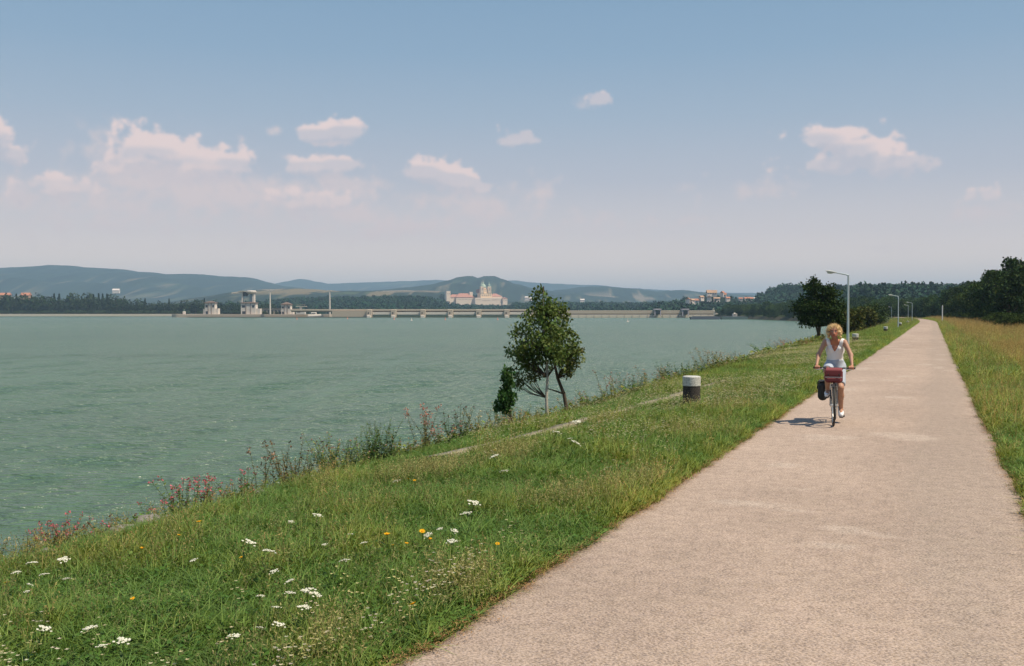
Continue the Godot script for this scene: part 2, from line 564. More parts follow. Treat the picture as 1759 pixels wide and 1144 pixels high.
func land() -> void:
	var ts := [-90.0, -60.0, -40.0, -25.0, -16.0, -13.2, -12.0, -11.0, -10.0, -9.2, -8.6, -8.2, -7.8, -7.4, -7.0, -6.5, -6.0, -5.5, -5.0, -4.5, -4.0, -3.5, -3.1, -2.8, -2.62, -2.3, -1.0, 0.5, 0.86, 1.1, 1.5, 2.0, 2.6, 3.3, 4.2, 5.5, 7.5, 10.0, 14.0, 20.0, 30.0, 60.0, 120.0, 300.0, 700.0, 1500.0]
	var rows := []
	for s in steps_along(-60.0, 1000.0, 0.35, 0.5, 6.0):
		var row := []
		for t in ts: row.append(gp(s, t))
		rows.append(row)
	var g := Geo.new()
	var soil := Color(0.075, 0.072, 0.03)
	var green := Color(0.085, 0.115, 0.028)
	var dry := Color(0.19, 0.14, 0.06)
	var rock := Color(0.16, 0.14, 0.11)
	grid(g, rows, func(i, j, p):
		var t: float = ts[j]
		var dist := Vector2(p.x, p.z).length()
		var q := nz.get_noise_2d(p.x * 9.0, p.z * 9.0) * 0.5 + 0.5
		if t > -2.3 and t < 0.55: return Color(0.12, 0.085, 0.05)
		if t < -8.3: return rock.lerp(Color(0.06, 0.07, 0.03), q)
		var c: Color = soil.lerp(green, clampf(0.35 + dist / 60.0, 0.0, 1.0))
		if t > 2.6 and t < 40.0: c = c.lerp(dry, clampf((t - 2.6) / 2.5, 0, 1) * clampf(q * 1.6, 0.3, 1.0))
		return c.lerp(c * 0.7, q))
	M.ground = grain(mat(Color.WHITE, 0.95, true, 0.0, 0.2), 0.6, 1.0, 0.05, 0.35, 21, 1.5)
	struct("ground", "grassy levee bank of soil and turf sloping from the path down to the river", "ground", g, M.ground)

	# the path
	var pt := []
	var us := []
	for k in 37: us.append(k / 36.0)
	us.insert(1, 0.005); us.insert(us.size() - 1, 0.995)
	var ss := steps_along(-12.0, 420.0, 0.10, 0.5, 5.0)
	for s in ss:
		var row := []
		var l := left_edge(s)
		var r := right_edge(s)
		for u in us:
			var p := flatp(s, lerpf(l, r, u))
			var crown: float = 0.012 - 0.028 * pow(absf(u - 0.5) * 2.0, 2.0)
			if u == 0.0 or u == 1.0: crown -= 0.03
			p.y = crown + nz.get_noise_2d(s * 8.0, u * 20.0) * 0.004
			row.append(p)
		pt.append(row)
	var blots := []
	var rg := RandomNumberGenerator.new()
	rg.seed = 31
	for q in [[9.0, -0.62, 0.34, 0.2], [8.35, -0.78, 0.22, 0.13], [9.9, -1.62, 0.42, 0.2], [9.7, -1.2, 0.2, 0.1], [12.6, -1.75, 0.3, 0.25], [16.2, -0.35, 0.55, 0.5], [15.6, -1.5, 0.5, 0.4], [8.9, -0.35, 0.2, 0.12], [10.9, -1.3, 0.25, 0.12]]: blots.append(q)
	for i in 40: blots.append([rg.randf_range(18, 90), rg.randf_range(-2.3, 0.6), rg.randf_range(0.2, 0.5), rg.randf_range(0.2, 0.9)])
	var gp_ := Geo.new()
	var base := Color(0.545, 0.42, 0.338)
	grid(gp_, pt, func(i, j, p):
		var s: float = ss[i]
		var u: float = us[j]
		var t := lerpf(left_edge(s), right_edge(s), u)
		var c := base
		c *= 1.0 + nz.get_noise_2d(s * 14.0, t * 14.0) * 0.10 + nz.get_noise_2d(s * 2.0, t * 9.0) * 0.12 + nz.get_noise_2d(s * 30.0 + 70.0, t * 30.0) * 0.07
		c = c.lerp(Color(0.45, 0.36, 0.295), clampf(absf(u - 0.82) * -6.0 + 1.0 + 0.6 * nz.get_noise_2d(s * 6.0, 4.0), 0.0, 0.6))
		for b in blots:
			var ds: float = (s - b[0]) / b[3]
			if absf(ds) < 1.6:
				var dt: float = (t - b[1]) / b[2]
				var m := 1.0 - ds * ds - dt * dt + nz.get_noise_2d(s * 60.0, t * 60.0) * 0.9
				if m > 0.0: c = c.lerp(Color(0.64, 0.52, 0.43), clampf(m * 0.9, 0.0, 0.62))
		var edge := minf(t - left_edge(s), right_edge(s) - t)
		var rust := clampf(1.0 - edge / 0.10 + nz.get_noise_2d(s * 40.0, t * 40.0) * 0.8, 0.0, 1.0)
		c = c.lerp(Color(0.23, 0.135, 0.07), rust * 0.6)
		c.a = 1.0
		return c)
	for i in gp_.v.size(): gp_.uv[i] = Vector2(gp_.v[i].dot(R), gp_.v[i].dot(D))
	M.path = mat(Color.WHITE, 0.93, true, 0.0, 0.25)
	M.path.albedo_texture = path_texture()
	M.path.uv1_scale = Vector3(0.40, 0.40, 1)
	M.path.heightmap_enabled = true
	M.path.heightmap_texture = M.path.albedo_texture
	M.path.heightmap_scale = 0.05
	struct("path", "pale pinkish asphalt cycle path running along the levee to the trees", "path", gp_, M.path)

	# the river: a fan of rows round the near bank, finer towards it
	var gw := Geo.new()
	var wr := []
	var azs := []
	var az := -125.0
	while az < 75.0:
		azs.append(az)
		az += 0.33 if az > -36.0 and az < 36.0 else 3.0
	var rr := 7.0
	var wv := []
	rg.seed = 404
	for i in 9:
		var a := deg_to_rad(rg.randf_range(-28, 28) + 80.0)
		var wl := rg.randf_range(1.6, 6.5)
		wv.append([cos(a) * TAU / wl, sin(a) * TAU / wl, rg.randf_range(0, TAU), 0.0070 * wl])
	while rr < 1600.0:
		var row := []
		var fade := clampf(1.0 - rr / 420.0, 0.0, 1.0)
		for q in azs:
			var x := sin(deg_to_rad(q)) * rr
			var z := -cos(deg_to_rad(q)) * rr
			var y := WATER
			if fade > 0.0 and absf(q) < 37.0:
				for w in wv: y += sin(x * w[0] + z * w[1] + w[2]) * w[3] * fade
			row.append(Vector3(x, y, z))
		wr.append(row)
		rr *= 1.0105 if rr < 130.0 else 1.018
	grid(gw, wr, func(i, j, p):
		var q := nz.get_noise_2d(p.x * 0.5, p.z * 1.6) * 0.5 + nz.get_noise_2d(p.x * 0.06 + 90.0, p.z * 0.2) * 0.5
		var c := Color(0.086, 0.150, 0.082) * (1.0 + q * 0.22)
		c.a = 1.0
		return c)
	for i in gw.v.size(): gw.uv[i] = Vector2(gw.v[i].x / 26.0, gw.v[i].z / 9.0)
	var wm := mat(Color.WHITE, 0.24, true, 0.0, 0.45)
	var f := FastNoiseLite.new()
	f.seed = 11; f.frequency = 0.022; f.fractal_octaves = 5; f.fractal_gain = 0.55; f.noise_type = FastNoiseLite.TYPE_SIMPLEX_SMOOTH
	wm.heightmap_enabled = true
	wm.heightmap_texture = ImageTexture.create_from_image(f.get_seamless_image(1024, 1024))
	wm.heightmap_scale = 36.0
	M.water = wm
	struct("water", "wide green river surface rippled by the wind", "river", gw, wm)

	# the flat valley beyond the river
	var gv := Geo.new()
	gv.col = Color(0.05, 0.07, 0.03)
	gv.quad(Vector3(-9000, -2.7, -1256), Vector3(9000, -2.7, -1256), Vector3(9000, -2.7, -13000), Vector3(-9000, -2.7, -13000), Vector3.UP)
	gv.quad(Vector3(-330, -2.7, -985), Vector3(2500, -2.7, -985), Vector3(2500, -2.7, -1256), Vector3(-330, -2.7, -1256), Vector3.UP)
	gv.quad(Vector3(190, -2.7, -700), Vector3(2500, -2.7, -700), Vector3(2500, -2.7, -985), Vector3(190, -2.7, -985), Vector3.UP)
	M.field = grain(mat(Color.WHITE, 0.95, true, 0.0, 0.2), 0.65, 1.0, 0.04, 0.02, 22)
	struct("terrain", "flat green valley floor beyond the dam", "valley", gv, M.field)

func hill(called: String, label: String, ridge: Array, z: float, depth: float, base_y: float, fields: Array, sd: int, tone := Color(0.034, 0.055, 0.028), lift := 0.0) -> Dictionary:
	# ridge: heights of the skyline measured on the photograph, set out at distance z
	var pts := []
	for q in ridge: pts.append(far(q[0], q[1], z))
	var step := z * 0.0024
	var x: float = pts[0].x
	var rows := []
	var xs := []
	while x <= pts[pts.size() - 1].x:
		xs.append(x)
		x += step
	var f := FastNoiseLite.new()
	f.seed = sd; f.frequency = 1.0 / (z * 0.10); f.fractal_octaves = 5
	var prof := []
	var k := 0
	for xx in xs:
		while k < pts.size() - 2 and pts[k + 1].x < xx: k += 1
		var u := clampf((xx - pts[k].x) / (pts[k + 1].x - pts[k].x), 0.0, 1.0)
		u = lerpf(u, u * u * (3.0 - 2.0 * u), 0.6)
		prof.append(lerpf(pts[k].y, pts[k + 1].y, u) + f.get_noise_2d(xx * 7.0, 0) * z * 0.0004 - lift)
	var us := [0.0, 0.1, 0.2, 0.3, 0.4, 0.5, 0.58, 0.66, 0.74, 0.81, 0.87, 0.92, 0.96, 1.0, 1.05, 1.15, 1.4, 1.8]
	var height := func(i: int, u: float) -> float:
		var w := minf(u, 2.0 - u)
		var sh := w * w * (3.0 - 2.0 * w)
		var n := f.get_noise_2d(xs[i], u * depth)
		return lerpf(base_y, prof[i], clampf(sh + n * 0.30 * (1.0 - sh) * sh * 4.0, 0.0, 1.0 if u <= 1.0 else 0.99))
	for u in us:
		var row := []
		for i in xs.size():
			row.append(Vector3(xs[i], height.call(i, u), -z + (1.0 - u) * depth))
		rows.append(row)
	var g := Geo.new()
	grid(g, rows, func(i, j, p):
		var c := tone * (1.0 + f.get_noise_2d(p.x * 9.0, p.z * 9.0) * 0.8)
		var w := f.get_noise_2d(p.x * 5.0 + 900.0, p.z * 16.0)
		if z > 3000.0 and us[i] < 0.72 and w > 0.10 + us[i] * 0.30:
			c = Color(0.10, 0.13, 0.06).lerp(Color(0.33, 0.26, 0.15), clampf(f.get_noise_2d(p.x * 22.0, p.z * 22.0) * 2.0 + 0.4, 0.0, 1.0))
		for q in fields:
			var dx: float = (p.x - q[0]) / q[2]
			var dy: float = (p.y - q[1]) / q[3]
			if dx * dx + dy * dy + f.get_noise_2d(p.x * 12.0, p.y * 40.0) * 0.8 < 1.0: c = q[4]
		c.a = 1.0
		return c)
	struct(called, label, "hill", g, M.hill)
	return {"xs": xs, "height": height, "z": z, "depth": depth}

func field(px: float, py: float, w: float, h: float, z: float, c: Color) -> Array:
	var p := far(px, py, z)
	return [p.x, p.y, w / FPX * z, h / FPX * z, c]

func hills() -> void:
	M.hill = grain(mat(Color.WHITE, 0.95, true, 0.0, 0.2), 0.45, 1.0, 0.06, 1.0 / 170.0, 41)
	var straw := Color(0.36, 0.27, 0.13)
	var pale := Color(0.42, 0.33, 0.22)
	var meadow := Color(0.13, 0.17, 0.07)
	hill("hill", "long blue wooded ridge on the left skyline", [[-700, 470], [-400, 452], [-150, 462], [0, 461], [60, 460], [130, 457], [160, 461], [215, 463], [240, 468], [265, 468], [300, 474], [345, 472], [400, 476], [430, 477], [450, 483], [490, 492], [560, 500], [700, 515], [900, 530]], 6500.0, 2600.0, -4.0, [field(250, 505, 40, 3, 6500, pale), field(100, 500, 30, 3, 6500, meadow)], 1)
	hill("hill", "pale far ridge behind the twin wooded hills", [[300, 500], [420, 496], [480, 489], [500, 484], [525, 480], [545, 484], [570, 488], [640, 485], [700, 483], [750, 481], [800, 484], [880, 482], [920, 486], [960, 488], [1020, 490], [1080, 496], [1200, 502], [1400, 506], [1700, 500], [2000, 490], [2400, 500]], 9500.0, 2500.0, -4.0, [field(500, 497, 60, 3, 9500, meadow), field(690, 490, 40, 2, 9500, meadow)], 2)
	hill("hill", "double humped wooded hill rising behind the abbey", [[560, 530], [640, 500], [700, 494], [740, 490], [770, 483], [790, 477], [806, 475], [815, 475], [821, 478], [835, 475], [850, 475], [865, 480], [885, 488], [920, 496], [960, 502], [1040, 510], [1140, 530]], 5200.0, 1500.0, -4.0, [field(790, 488, 9, 3, 5200, meadow)], 3)
	hill("hill", "low wooded hill on the skyline right of the tree pair", [[880, 512], [930, 503], [960, 498], [1000, 493], [1030, 492], [1060, 494], [1090, 497], [1120, 501], [1150, 499], [1170, 498], [1200, 502], [1230, 504], [1290, 508], [1400, 512], [1600, 505], [1900, 500]], 6000.0, 1800.0, -4.0, [field(1012, 514, 22, 4, 6000, pale), field(1070, 516, 16, 3, 6000, pale), field(1062, 502, 7, 2, 6000, pale)], 4)
	hill("hill", "middle slope striped with straw coloured fields left of the abbey", [[300, 520], [380, 508], [430, 500], [470, 497], [520, 496], [590, 500], [640, 500], [700, 499], [760, 500], [800, 508], [900, 520], [1000, 527]], 3700.0, 1100.0, -4.0, [field(545, 500, 50, 4, 3700, straw), field(460, 498, 45, 2.0, 3700, pale), field(500, 504, 70, 2.2, 3700, straw), field(540, 508, 30, 2.5, 3700, straw), field(700, 502, 40, 3.4, 3700, pale), field(665, 507, 26, 3, 3700, straw), field(745, 502, 20, 2, 3700, pale), field(620, 506, 30, 2, 3700, meadow), field(420, 503, 30, 2, 3700, meadow)], 5)

func forest_mesh(sd: int, n: int) -> ArrayMesh:
	# a far tree's crown: ragged shell of leafy clumps about one metre across, set on a unit size
	var g := Geo.new()
	var r := RandomNumberGenerator.new()
	r.seed = sd
	for i in n:
		var d := Vector3(r.randfn(), r.randfn() * 0.9 + 0.35, r.randfn()).normalized()
		var rad := r.randf_range(0.7, 1.02)
		var p := Vector3(d.x * 0.5, 0.52 + d.y * 0.5, d.z * 0.5) * rad
		var k := r.randf_range(0.7, 1.15)
		g.col = Color(k, k, k)
		var a := (d + Vector3(r.randfn(), r.randfn(), r.randfn()) * 0.45).normalized()
		var u := a.cross(Vector3.UP).normalized().rotated(a, r.randf() * TAU) * r.randf_range(0.16, 0.3)
		g.leaf2(p - u * 0.5, u, a.cross(u) * 0.5)
	return g.mesh(M.far_leaf)

func woods() -> void:
	M.far_leaf = mat(Color.WHITE, 0.9, true, 0.0, 0.2)
	var r := RandomNumberGenerator.new()
	r.seed = 202
	# forest on the low slopes behind the dam, and the two clumps of forest on the right
	var slopes := []
	slopes.append([hill("hill", "dark wooded low slope just behind the dam", [[380, 536], [470, 522], [520, 516], [560, 513], [640, 512], [700, 512], [745, 513], [765, 521], [800, 524], [880, 524], [930, 521], [1000, 523], [1130, 523], [1250, 522], [1400, 520], [1700, 515], [1900, 515]], 2300.0, 950.0, -3.0, [], 6, Color(0.02, 0.04, 0.018), 8.0), 5200, 13.0])
	slopes.append([hill("hill", "wooded rise under the hill village on the right", [[1080, 540], [1140, 528], [1180, 520], [1200, 515], [1213, 508], [1232, 507], [1245, 510], [1262, 514], [1300, 514], [1330, 503], [1345, 498], [1370, 498], [1410, 503], [1460, 500], [1560, 498], [1700, 500], [1900, 500]], 1500.0, 480.0, -3.0, [], 7, Color(0.02, 0.04, 0.018), 2.0), 2600, 11.0])
	slopes.append([hill("hill", "dark tree covered rise closing the path at the skyline", [[1380, 520], [1420, 508], [1450, 500], [1480, 499], [1510, 503], [1540, 499], [1560, 495], [1590, 499], [1640, 500], [1720, 498], [1850, 490], [2000, 490]], 900.0, 260.0, -3.0, [], 8, Color(0.02, 0.038, 0.016), 6.0), 900, 11.0])
	var k := 0
	for q in slopes:
		var where := []
		var tint := []
		var h: Dictionary = q[0]
		for i in q[1]:
			var at := r.randi_range(0, h.xs.size() - 1)
			var u := sqrt(r.randf()) * 1.08
			var sz: float = q[2] * r.randf_range(0.7, 1.25)
			var seen: float = 879.5 + h.xs[at] / (h.z - (1.0 - u) * h.depth) * FPX
			if k == 1 and u > 0.5 and seen > 1176.0 and seen < 1304.0:
				if r.randf() < 0.82: continue
				sz *= 0.5
			if k == 0 and seen > 765.0 and seen < 880.0: sz *= 0.6
			var p := Vector3(h.xs[at] + r.randf_range(-3, 3), h.height.call(at, u) - sz * 0.18, -h.z + (1.0 - u) * h.depth)
			where.append(Transform3D(Basis.from_euler(Vector3(0, r.randf() * TAU, 0)) * Basis.from_scale(Vector3(sz, sz * r.randf_range(0.85, 1.25), sz)), p))
			var b := r.randf_range(0.7, 1.3)
			tint.append(Color(0.026 * b * r.randf_range(0.8, 1.3), 0.064 * b, 0.034 * b))
		var o := copies("forest", forest_mesh(60 + k, 70), where, tint)
		tag(o, ["hazy blue green forest covering the slopes beyond the dam", "forest around and below the hill village", "dark forest on the rise where the path disappears"][k], "forest", "", "stuff")
		k += 1

const NTH := ["first", "second", "third", "fourth", "fifth", "sixth", "seventh", "eighth", "ninth", "tenth", "eleventh", "twelfth", "thirteenth", "fourteenth", "fifteenth", "sixteenth", "seventeenth", "eighteenth", "nineteenth", "twentieth"]
func nth(i: int) -> String:
	if i < 20: return NTH[i]
	var tens: String = ["twenty", "thirty", "forty", "fifty", "sixty", "seventy", "eighty", "ninety"][(i + 1) / 10 - 2]
	return tens + "-" + NTH[(i + 1) % 10 - 1] if (i + 1) % 10 else tens.replace("ty", "tieth")

func rnd3(r: RandomNumberGenerator) -> Vector3:
	return Vector3(r.randfn(), r.randfn(), r.randfn()).normalized()

func grass_clump(sd: int, n: int, low: float, high: float, w: float, rad: float, lean: float, base: Color, tips: Color) -> ArrayMesh:
	var g := Geo.new()
	var r := RandomNumberGenerator.new()
	r.seed = sd
	for i in n:
		var a := r.randf() * TAU
		var p := Vector3(cos(a), 0, sin(a)) * rad * sqrt(r.randf())
		var b := a + r.randfn() * 0.9
		var h := r.randf_range(low, high)
		g.col = base.lerp(tips, r.randf()) * r.randf_range(0.75, 1.2)
		g.col.a = 1.0
		g.blade(p - Vector3(0, 0.02, 0), Vector3(cos(b), 0, sin(b)) * h * lean * r.randf_range(0.3, 1.4), h, w * r.randf_range(0.7, 1.3), r.randf_range(0.05, 0.4))
	return g.mesh(M.grass)

func weed_clump(sd: int, n: int) -> ArrayMesh:
	var g := Geo.new()
	var r := RandomNumberGenerator.new()
	r.seed = sd
	for i in n:
		var a := r.randf() * TAU
		var p := Vector3(cos(a) * 0.06 * r.randf(), r.randf_range(0.02, 0.11), sin(a) * 0.06 * r.randf())
		var u := Vector3(cos(a), r.randf_range(-0.1, 0.7), sin(a)).normalized() * r.randf_range(0.02, 0.045)
		var k := r.randf_range(0.7, 1.15)
		g.col = Color(0.09 * k, 0.16 * k, 0.03 * k)
		g.leaf2(p, u, u.cross(Vector3.UP).normalized() * u.length() * 0.36)
	return g.mesh(M.grass)

func seed_clump(sd: int, n: int, low: float, high: float, tone: Color) -> ArrayMesh:
	# dry stalks with loose seed heads
	var g := Geo.new()
	var r := RandomNumberGenerator.new()
	r.seed = sd
	for i in n:
		var a := r.randf() * TAU
		var p := Vector3(cos(a), 0, sin(a)) * 0.07 * sqrt(r.randf())
		var h := r.randf_range(low, high)
		var lean := Vector3(r.randfn(), 0, r.randfn()) * h * 0.2
		g.col = tone * r.randf_range(0.7, 1.1); g.col.a = 1.0
		g.blade(p, lean + Vector3(0.001, 0, 0), h, 0.0016, 0.1, 2)
		var top := p + Vector3(0, h * 0.9, 0) + lean
		for j in 5:
			var q := top - (lean * 0.1 + Vector3(0, h * 0.055, 0)) * j
			var u := (rnd3(r) + Vector3(0, 0.9, 0)).normalized() * 0.022
			g.leaf2(q, u, u.cross(rnd3(r)).normalized() * 0.004)
	return g.mesh(M.grass)

func scatter(kinds: Array, r: RandomNumberGenerator, s0: float, s1: float, t0: float, t1: float, dens: float, size: float, shares: Array, dry := 0.0) -> void:
	var n := int((s1 - s0) * (t1 - t0) * dens)
	for i in n:
		var s := lerpf(s0, s1, r.randf())
		var t := lerpf(t0, t1, r.randf())
		if t < -2.0 and t > left_edge(s) + 0.03 - absf(r.randfn()) * 0.04: continue
		if t > 0.0 and t < right_edge(s) - 0.03 + absf(r.randfn()) * 0.04: continue
		if absf(t - slab_t(s)) < 0.25 and s > 12.6 and s < 29.5 and nz.get_noise_2d(s * 14.0, 99.0) < 0.30 + 0.2 * absf(t - slab_t(s)): continue
		if Vector2(s - 20.6, t + 4.6).length() < 0.5 and r.randf() < 0.75: continue
		var k := 0
		var u := r.randf()
		while k < shares.size() - 1 and u > shares[k]:
			u -= shares[k]
			k += 1
		var p := gp(s, t)
		var big := nz.get_noise_2d(p.x * 5.0, p.z * 5.0)
		var small := nz.get_noise_2d(p.x * 26.0 + 50.0, p.z * 26.0)
		var edge := minf(absf(t - left_edge(s)), absf(t - right_edge(s)))
		var low := clampf(0.7 + edge / 0.5, 0.7, 1.0)
		var sz := size * r.randf_range(0.7, 1.25) * (1.0 + 0.6 * big + 0.6 * small) * low
		where_[k].append(Transform3D(Basis.from_euler(Vector3(r.randfn() * 0.12, r.randf() * TAU, r.randfn() * 0.12)) * Basis.from_scale(Vector3(size * r.randf_range(0.85, 1.2), sz, size * r.randf_range(0.85, 1.2))), p))
		var straw := clampf(dry + 0.10 + small * 0.9 + big * 0.5 + clampf(0.5 - edge / 0.5, 0.0, 0.30) + r.randfn() * 0.12, 0.0, 1.0)
		var c := Color(0.80, 1.0, 0.85).lerp(Color(1.9, 1.45, 1.35), straw) * r.randf_range(0.75, 1.2)
		c.a = 1.0
		tint_[k].append(c)

var where_ := []
var tint_ := []

func slab_t(s: float) -> float:
	return -6.12 - 1.1 * clampf((15.5 - s) / 7.0, 0.0, 1.0) + clampf((s - 18.0) / 14.0, 0.0, 1.0) * 0.55

func meadow() -> void:
	var r := RandomNumberGenerator.new()
	r.seed = 12
	var base := Color(0.128, 0.205, 0.036)
	var tips := Color(0.225, 0.28, 0.07)
	var kinds := [
		grass_clump(1, 20, 0.06, 0.19, 0.0032, 0.06, 0.5, base, tips),
		grass_clump(2, 16, 0.05, 0.15, 0.0042, 0.07, 0.9, base * 0.9, tips),
		weed_clump(3, 16),
		seed_clump(4, 5, 0.16, 0.34, Color(0.30, 0.25, 0.11)),
		grass_clump(5, 12, 0.12, 0.30, 0.0040, 0.05, 0.9, Color(0.15, 0.22, 0.05), Color(0.30, 0.33, 0.11))]
	where_ = [[], [], [], [], []]
	tint_ = [[], [], [], [], []]
	scatter(kinds, r, 2.2, 11.0, -8.0, -2.5, 520.0, 1.0, [0.42, 0.27, 0.17, 0.04, 0.10])
	scatter(kinds, r, 11.0, 24.0, -8.0, -2.45, 230.0, 1.15, [0.50, 0.28, 0.14, 0.02, 0.06])
	scatter(kinds, r, 24.0, 60.0, -8.2, -2.4, 100.0, 1.4, [0.56, 0.28, 0.12, 0.01, 0.03])
	scatter(kinds, r, 60.0, 150.0, -8.4, -2.3, 42.0, 1.8, [0.6, 0.26, 0.1, 0.01, 0.03])
	scatter(kinds, r, 150.0, 320.0, -8.4, -2.3, 14.0, 2.6, [0.7, 0.1, 0.1, 0.04, 0.06])
	scatter(kinds, r, 6.0, 30.0, 0.82, 3.4, 200.0, 1.2, [0.45, 0.27, 0.13, 0.06, 0.09], 0.15)
	scatter(kinds, r, 30.0, 90.0, 0.82, 3.2, 55.0, 2.0, [0.45, 0.27, 0.13, 0.06, 0.09], 0.15)
	scatter(kinds, r, 90.0, 320.0, 0.82, 2.8, 22.0, 2.4, [0.5, 0.27, 0.13, 0.04, 0.06], 0.2)
	scatter(kinds, r, 14.0, 60.0, 2.4, 9.0, 60.0, 1.6, [0.3, 0.14, 0.06, 0.30, 0.2], 0.42)
	scatter(kinds, r, 60.0, 320.0, 2.2, 10.0, 20.0, 2.4, [0.3, 0.14, 0.06, 0.30, 0.2], 0.42)
	for q in [[10.9, -5.7, 1.0, 420], [12.4, -5.3, 0.8, 260], [9.3, -3.3, 0.9, 220], [10.4, -3.0, 0.7, 180], [15.5, -3.4, 1.4, 300], [19.5, -3.6, 1.5, 260], [24.0, -4.0, 2.0, 300], [4.6, -3.2, 0.6, 90], [6.2, -3.0, 0.7, 120], [17.5, -5.4, 1.2, 220]]:
		for i in int(q[3] * 0.45):
			var s: float = q[0] + r.randfn() * q[2] * 0.5
			var t: float = minf(q[1] + r.randfn() * q[2] * 0.28, -2.75)
			var z := r.randf_range(0.55, 0.95)
			where_[3].append(Transform3D(Basis.from_euler(Vector3(0, r.randf() * TAU, 0)) * Basis.from_scale(Vector3(1.2, z, 1.2)), gp(s, t)))
			var b := r.randf_range(0.8, 1.5)
			tint_[3].append(Color(b * 1.0, b * 1.08, b * 1.0))
	var said := [["grass", "green meadow grass covering the levee bank"], ["grass", "low spreading turf among the taller bank grass"], ["weeds", "small leaved clover and herbs in the bank grass"], ["dry_grass", "straw coloured grass stalks with seed heads in the meadow"], ["tall_grass", "longer thin grass blades standing above the turf"]]
	for k in 5:
		tag(copies(said[k][0], kinds[k], where_[k], tint_[k]), said[k][1], "grass", "", "stuff")

	# bits of dead grass and soil gathered along the edges of the asphalt
	var g := Geo.new()
	g.col = Color(0.40, 0.23, 0.10)
	for i in 7:
		var p := rnd3(r) * Vector3(0.03, 0, 0.03)
		var u := Vector3(r.randfn(), 0.15, r.randfn()).normalized() * r.randf_range(0.01, 0.035)
		g.leaf2(p, u, u.cross(Vector3.UP).normalized() * 0.0025)
	var where := []
	var tint := []
	for i in 3600:
		var s := 2.5 + 30.0 * pow(r.randf(), 1.6)
		var left := r.randf() < 0.7
		var t := (left_edge(s) + absf(r.randfn()) * 0.07 - 0.03) if left else (right_edge(s) - absf(r.randfn()) * 0.07 + 0.03)
		where.append(Transform3D(Basis.from_euler(Vector3(0, r.randf() * TAU, 0)), flatp(s, t) + Vector3(0, 0.006, 0)))
		var b := r.randf_range(0.5, 1.4)
		tint.append(Color(b, b, b))
	tag(copies("litter", g.mesh(M.grass), where, tint), "reddish brown dead grass bits along the asphalt edge", "plant litter", "", "stuff")

	# pale tiny flowers
	var gf := Geo.new()
	gf.col = Color(0.62, 0.60, 0.46)
	for i in 6:
		var p := Vector3(r.randfn() * 0.05, r.randf_range(0.12, 0.26), r.randfn() * 0.05)
		for j in 4:
			var u := Vector3(cos(j * 1.57), 0.25, sin(j * 1.57)) * 0.014
			gf.leaf2(p, u, u.cross(Vector3.UP).normalized() * 0.006)
	where = []
	tint = []
	for i in 6500:
		var s := 3.0 + 60.0 * r.randf()
		var t := lerpf(-7.8, -2.9, r.randf())
		if nz.get_noise_2d(s * 6.0 + 40.0, t * 6.0) + 0.10 * r.randfn() < 0.12 - 0.0012 * s: continue
		var q := 1.0 + s / 22.0
		where.append(Transform3D(Basis.from_euler(Vector3(0, r.randf() * TAU, 0)) * Basis.from_scale(Vector3.ONE * q * 0.8), gp(s, t, -0.1 * (q - 1.0))))
		var b := r.randf_range(0.6, 1.05)
		tint.append(Color(b, b * r.randf_range(0.85, 1.0), b * r.randf_range(0.5, 1.0)))
	tag(copies("small_flowers", gf.mesh(M.grass), where, tint), "tiny pale flowers speckling the grass of the levee bank", "flowers", "", "stuff")

func umbel(white: bool) -> Node3D:
	var r := RandomNumberGenerator.new()
	r.seed = 3 if white else 4
	var t := thing("umbel_flower" if white else "yellow_flower", "", "flower")
	var g := Geo.new()
	g.col = Color(0.07, 0.12, 0.03)
	var h := 0.235 if white else 0.17
	g.tube([Vector3(0, -0.03, 0), Vector3(0.012, h * 0.5, 0.004), Vector3(0, h, 0)], [0.0022, 0.0019, 0.0016], 5)
	for i in 3:
		var a := i * 2.3
		g.leaf2(Vector3(0.006, h * (0.2 + 0.2 * i), 0), Vector3(cos(a), 0.7, sin(a)) * 0.05, Vector3(-sin(a), 0, cos(a)) * 0.008)
	obj("stem", g, M.grass, t)
	var f := Geo.new()
	if white:
		for i in 26:
			var rad := 0.036 * sqrt((i + 0.5) / 26.0) * r.randf_range(0.85, 1.2)
			var a := i * 2.39996 + r.randfn() * 0.25
			var p := Vector3(cos(a) * rad, h + 0.012 - rad * rad * 5.0 + r.randf_range(-0.003, 0.003), sin(a) * rad)
			var k := r.randf_range(0.82, 1.0)
			f.col = Color(0.80 * k, 0.79 * k, 0.66 * k)
			f.ball(p, Vector3(0.0066, 0.0035, 0.0066) * r.randf_range(0.7, 1.35), 6, 3)
	else:
		for i in 14:
			var a := i * TAU / 14
			f.col = Color(0.80, 0.42 + 0.06 * r.randf(), 0.015)
			var u := Vector3(cos(a), 0.25 + 0.2 * r.randf(), sin(a)) * 0.019
			f.leaf2(Vector3(0, h, 0), u, Vector3(-sin(a), 0, cos(a)) * 0.005)
		f.col = Color(0.72, 0.32, 0.01)
		f.ball(Vector3(0, h + 0.003, 0), Vector3(0.008, 0.005, 0.008), 8, 4)
	obj("flower_head", f, M.petal, t)
	return t

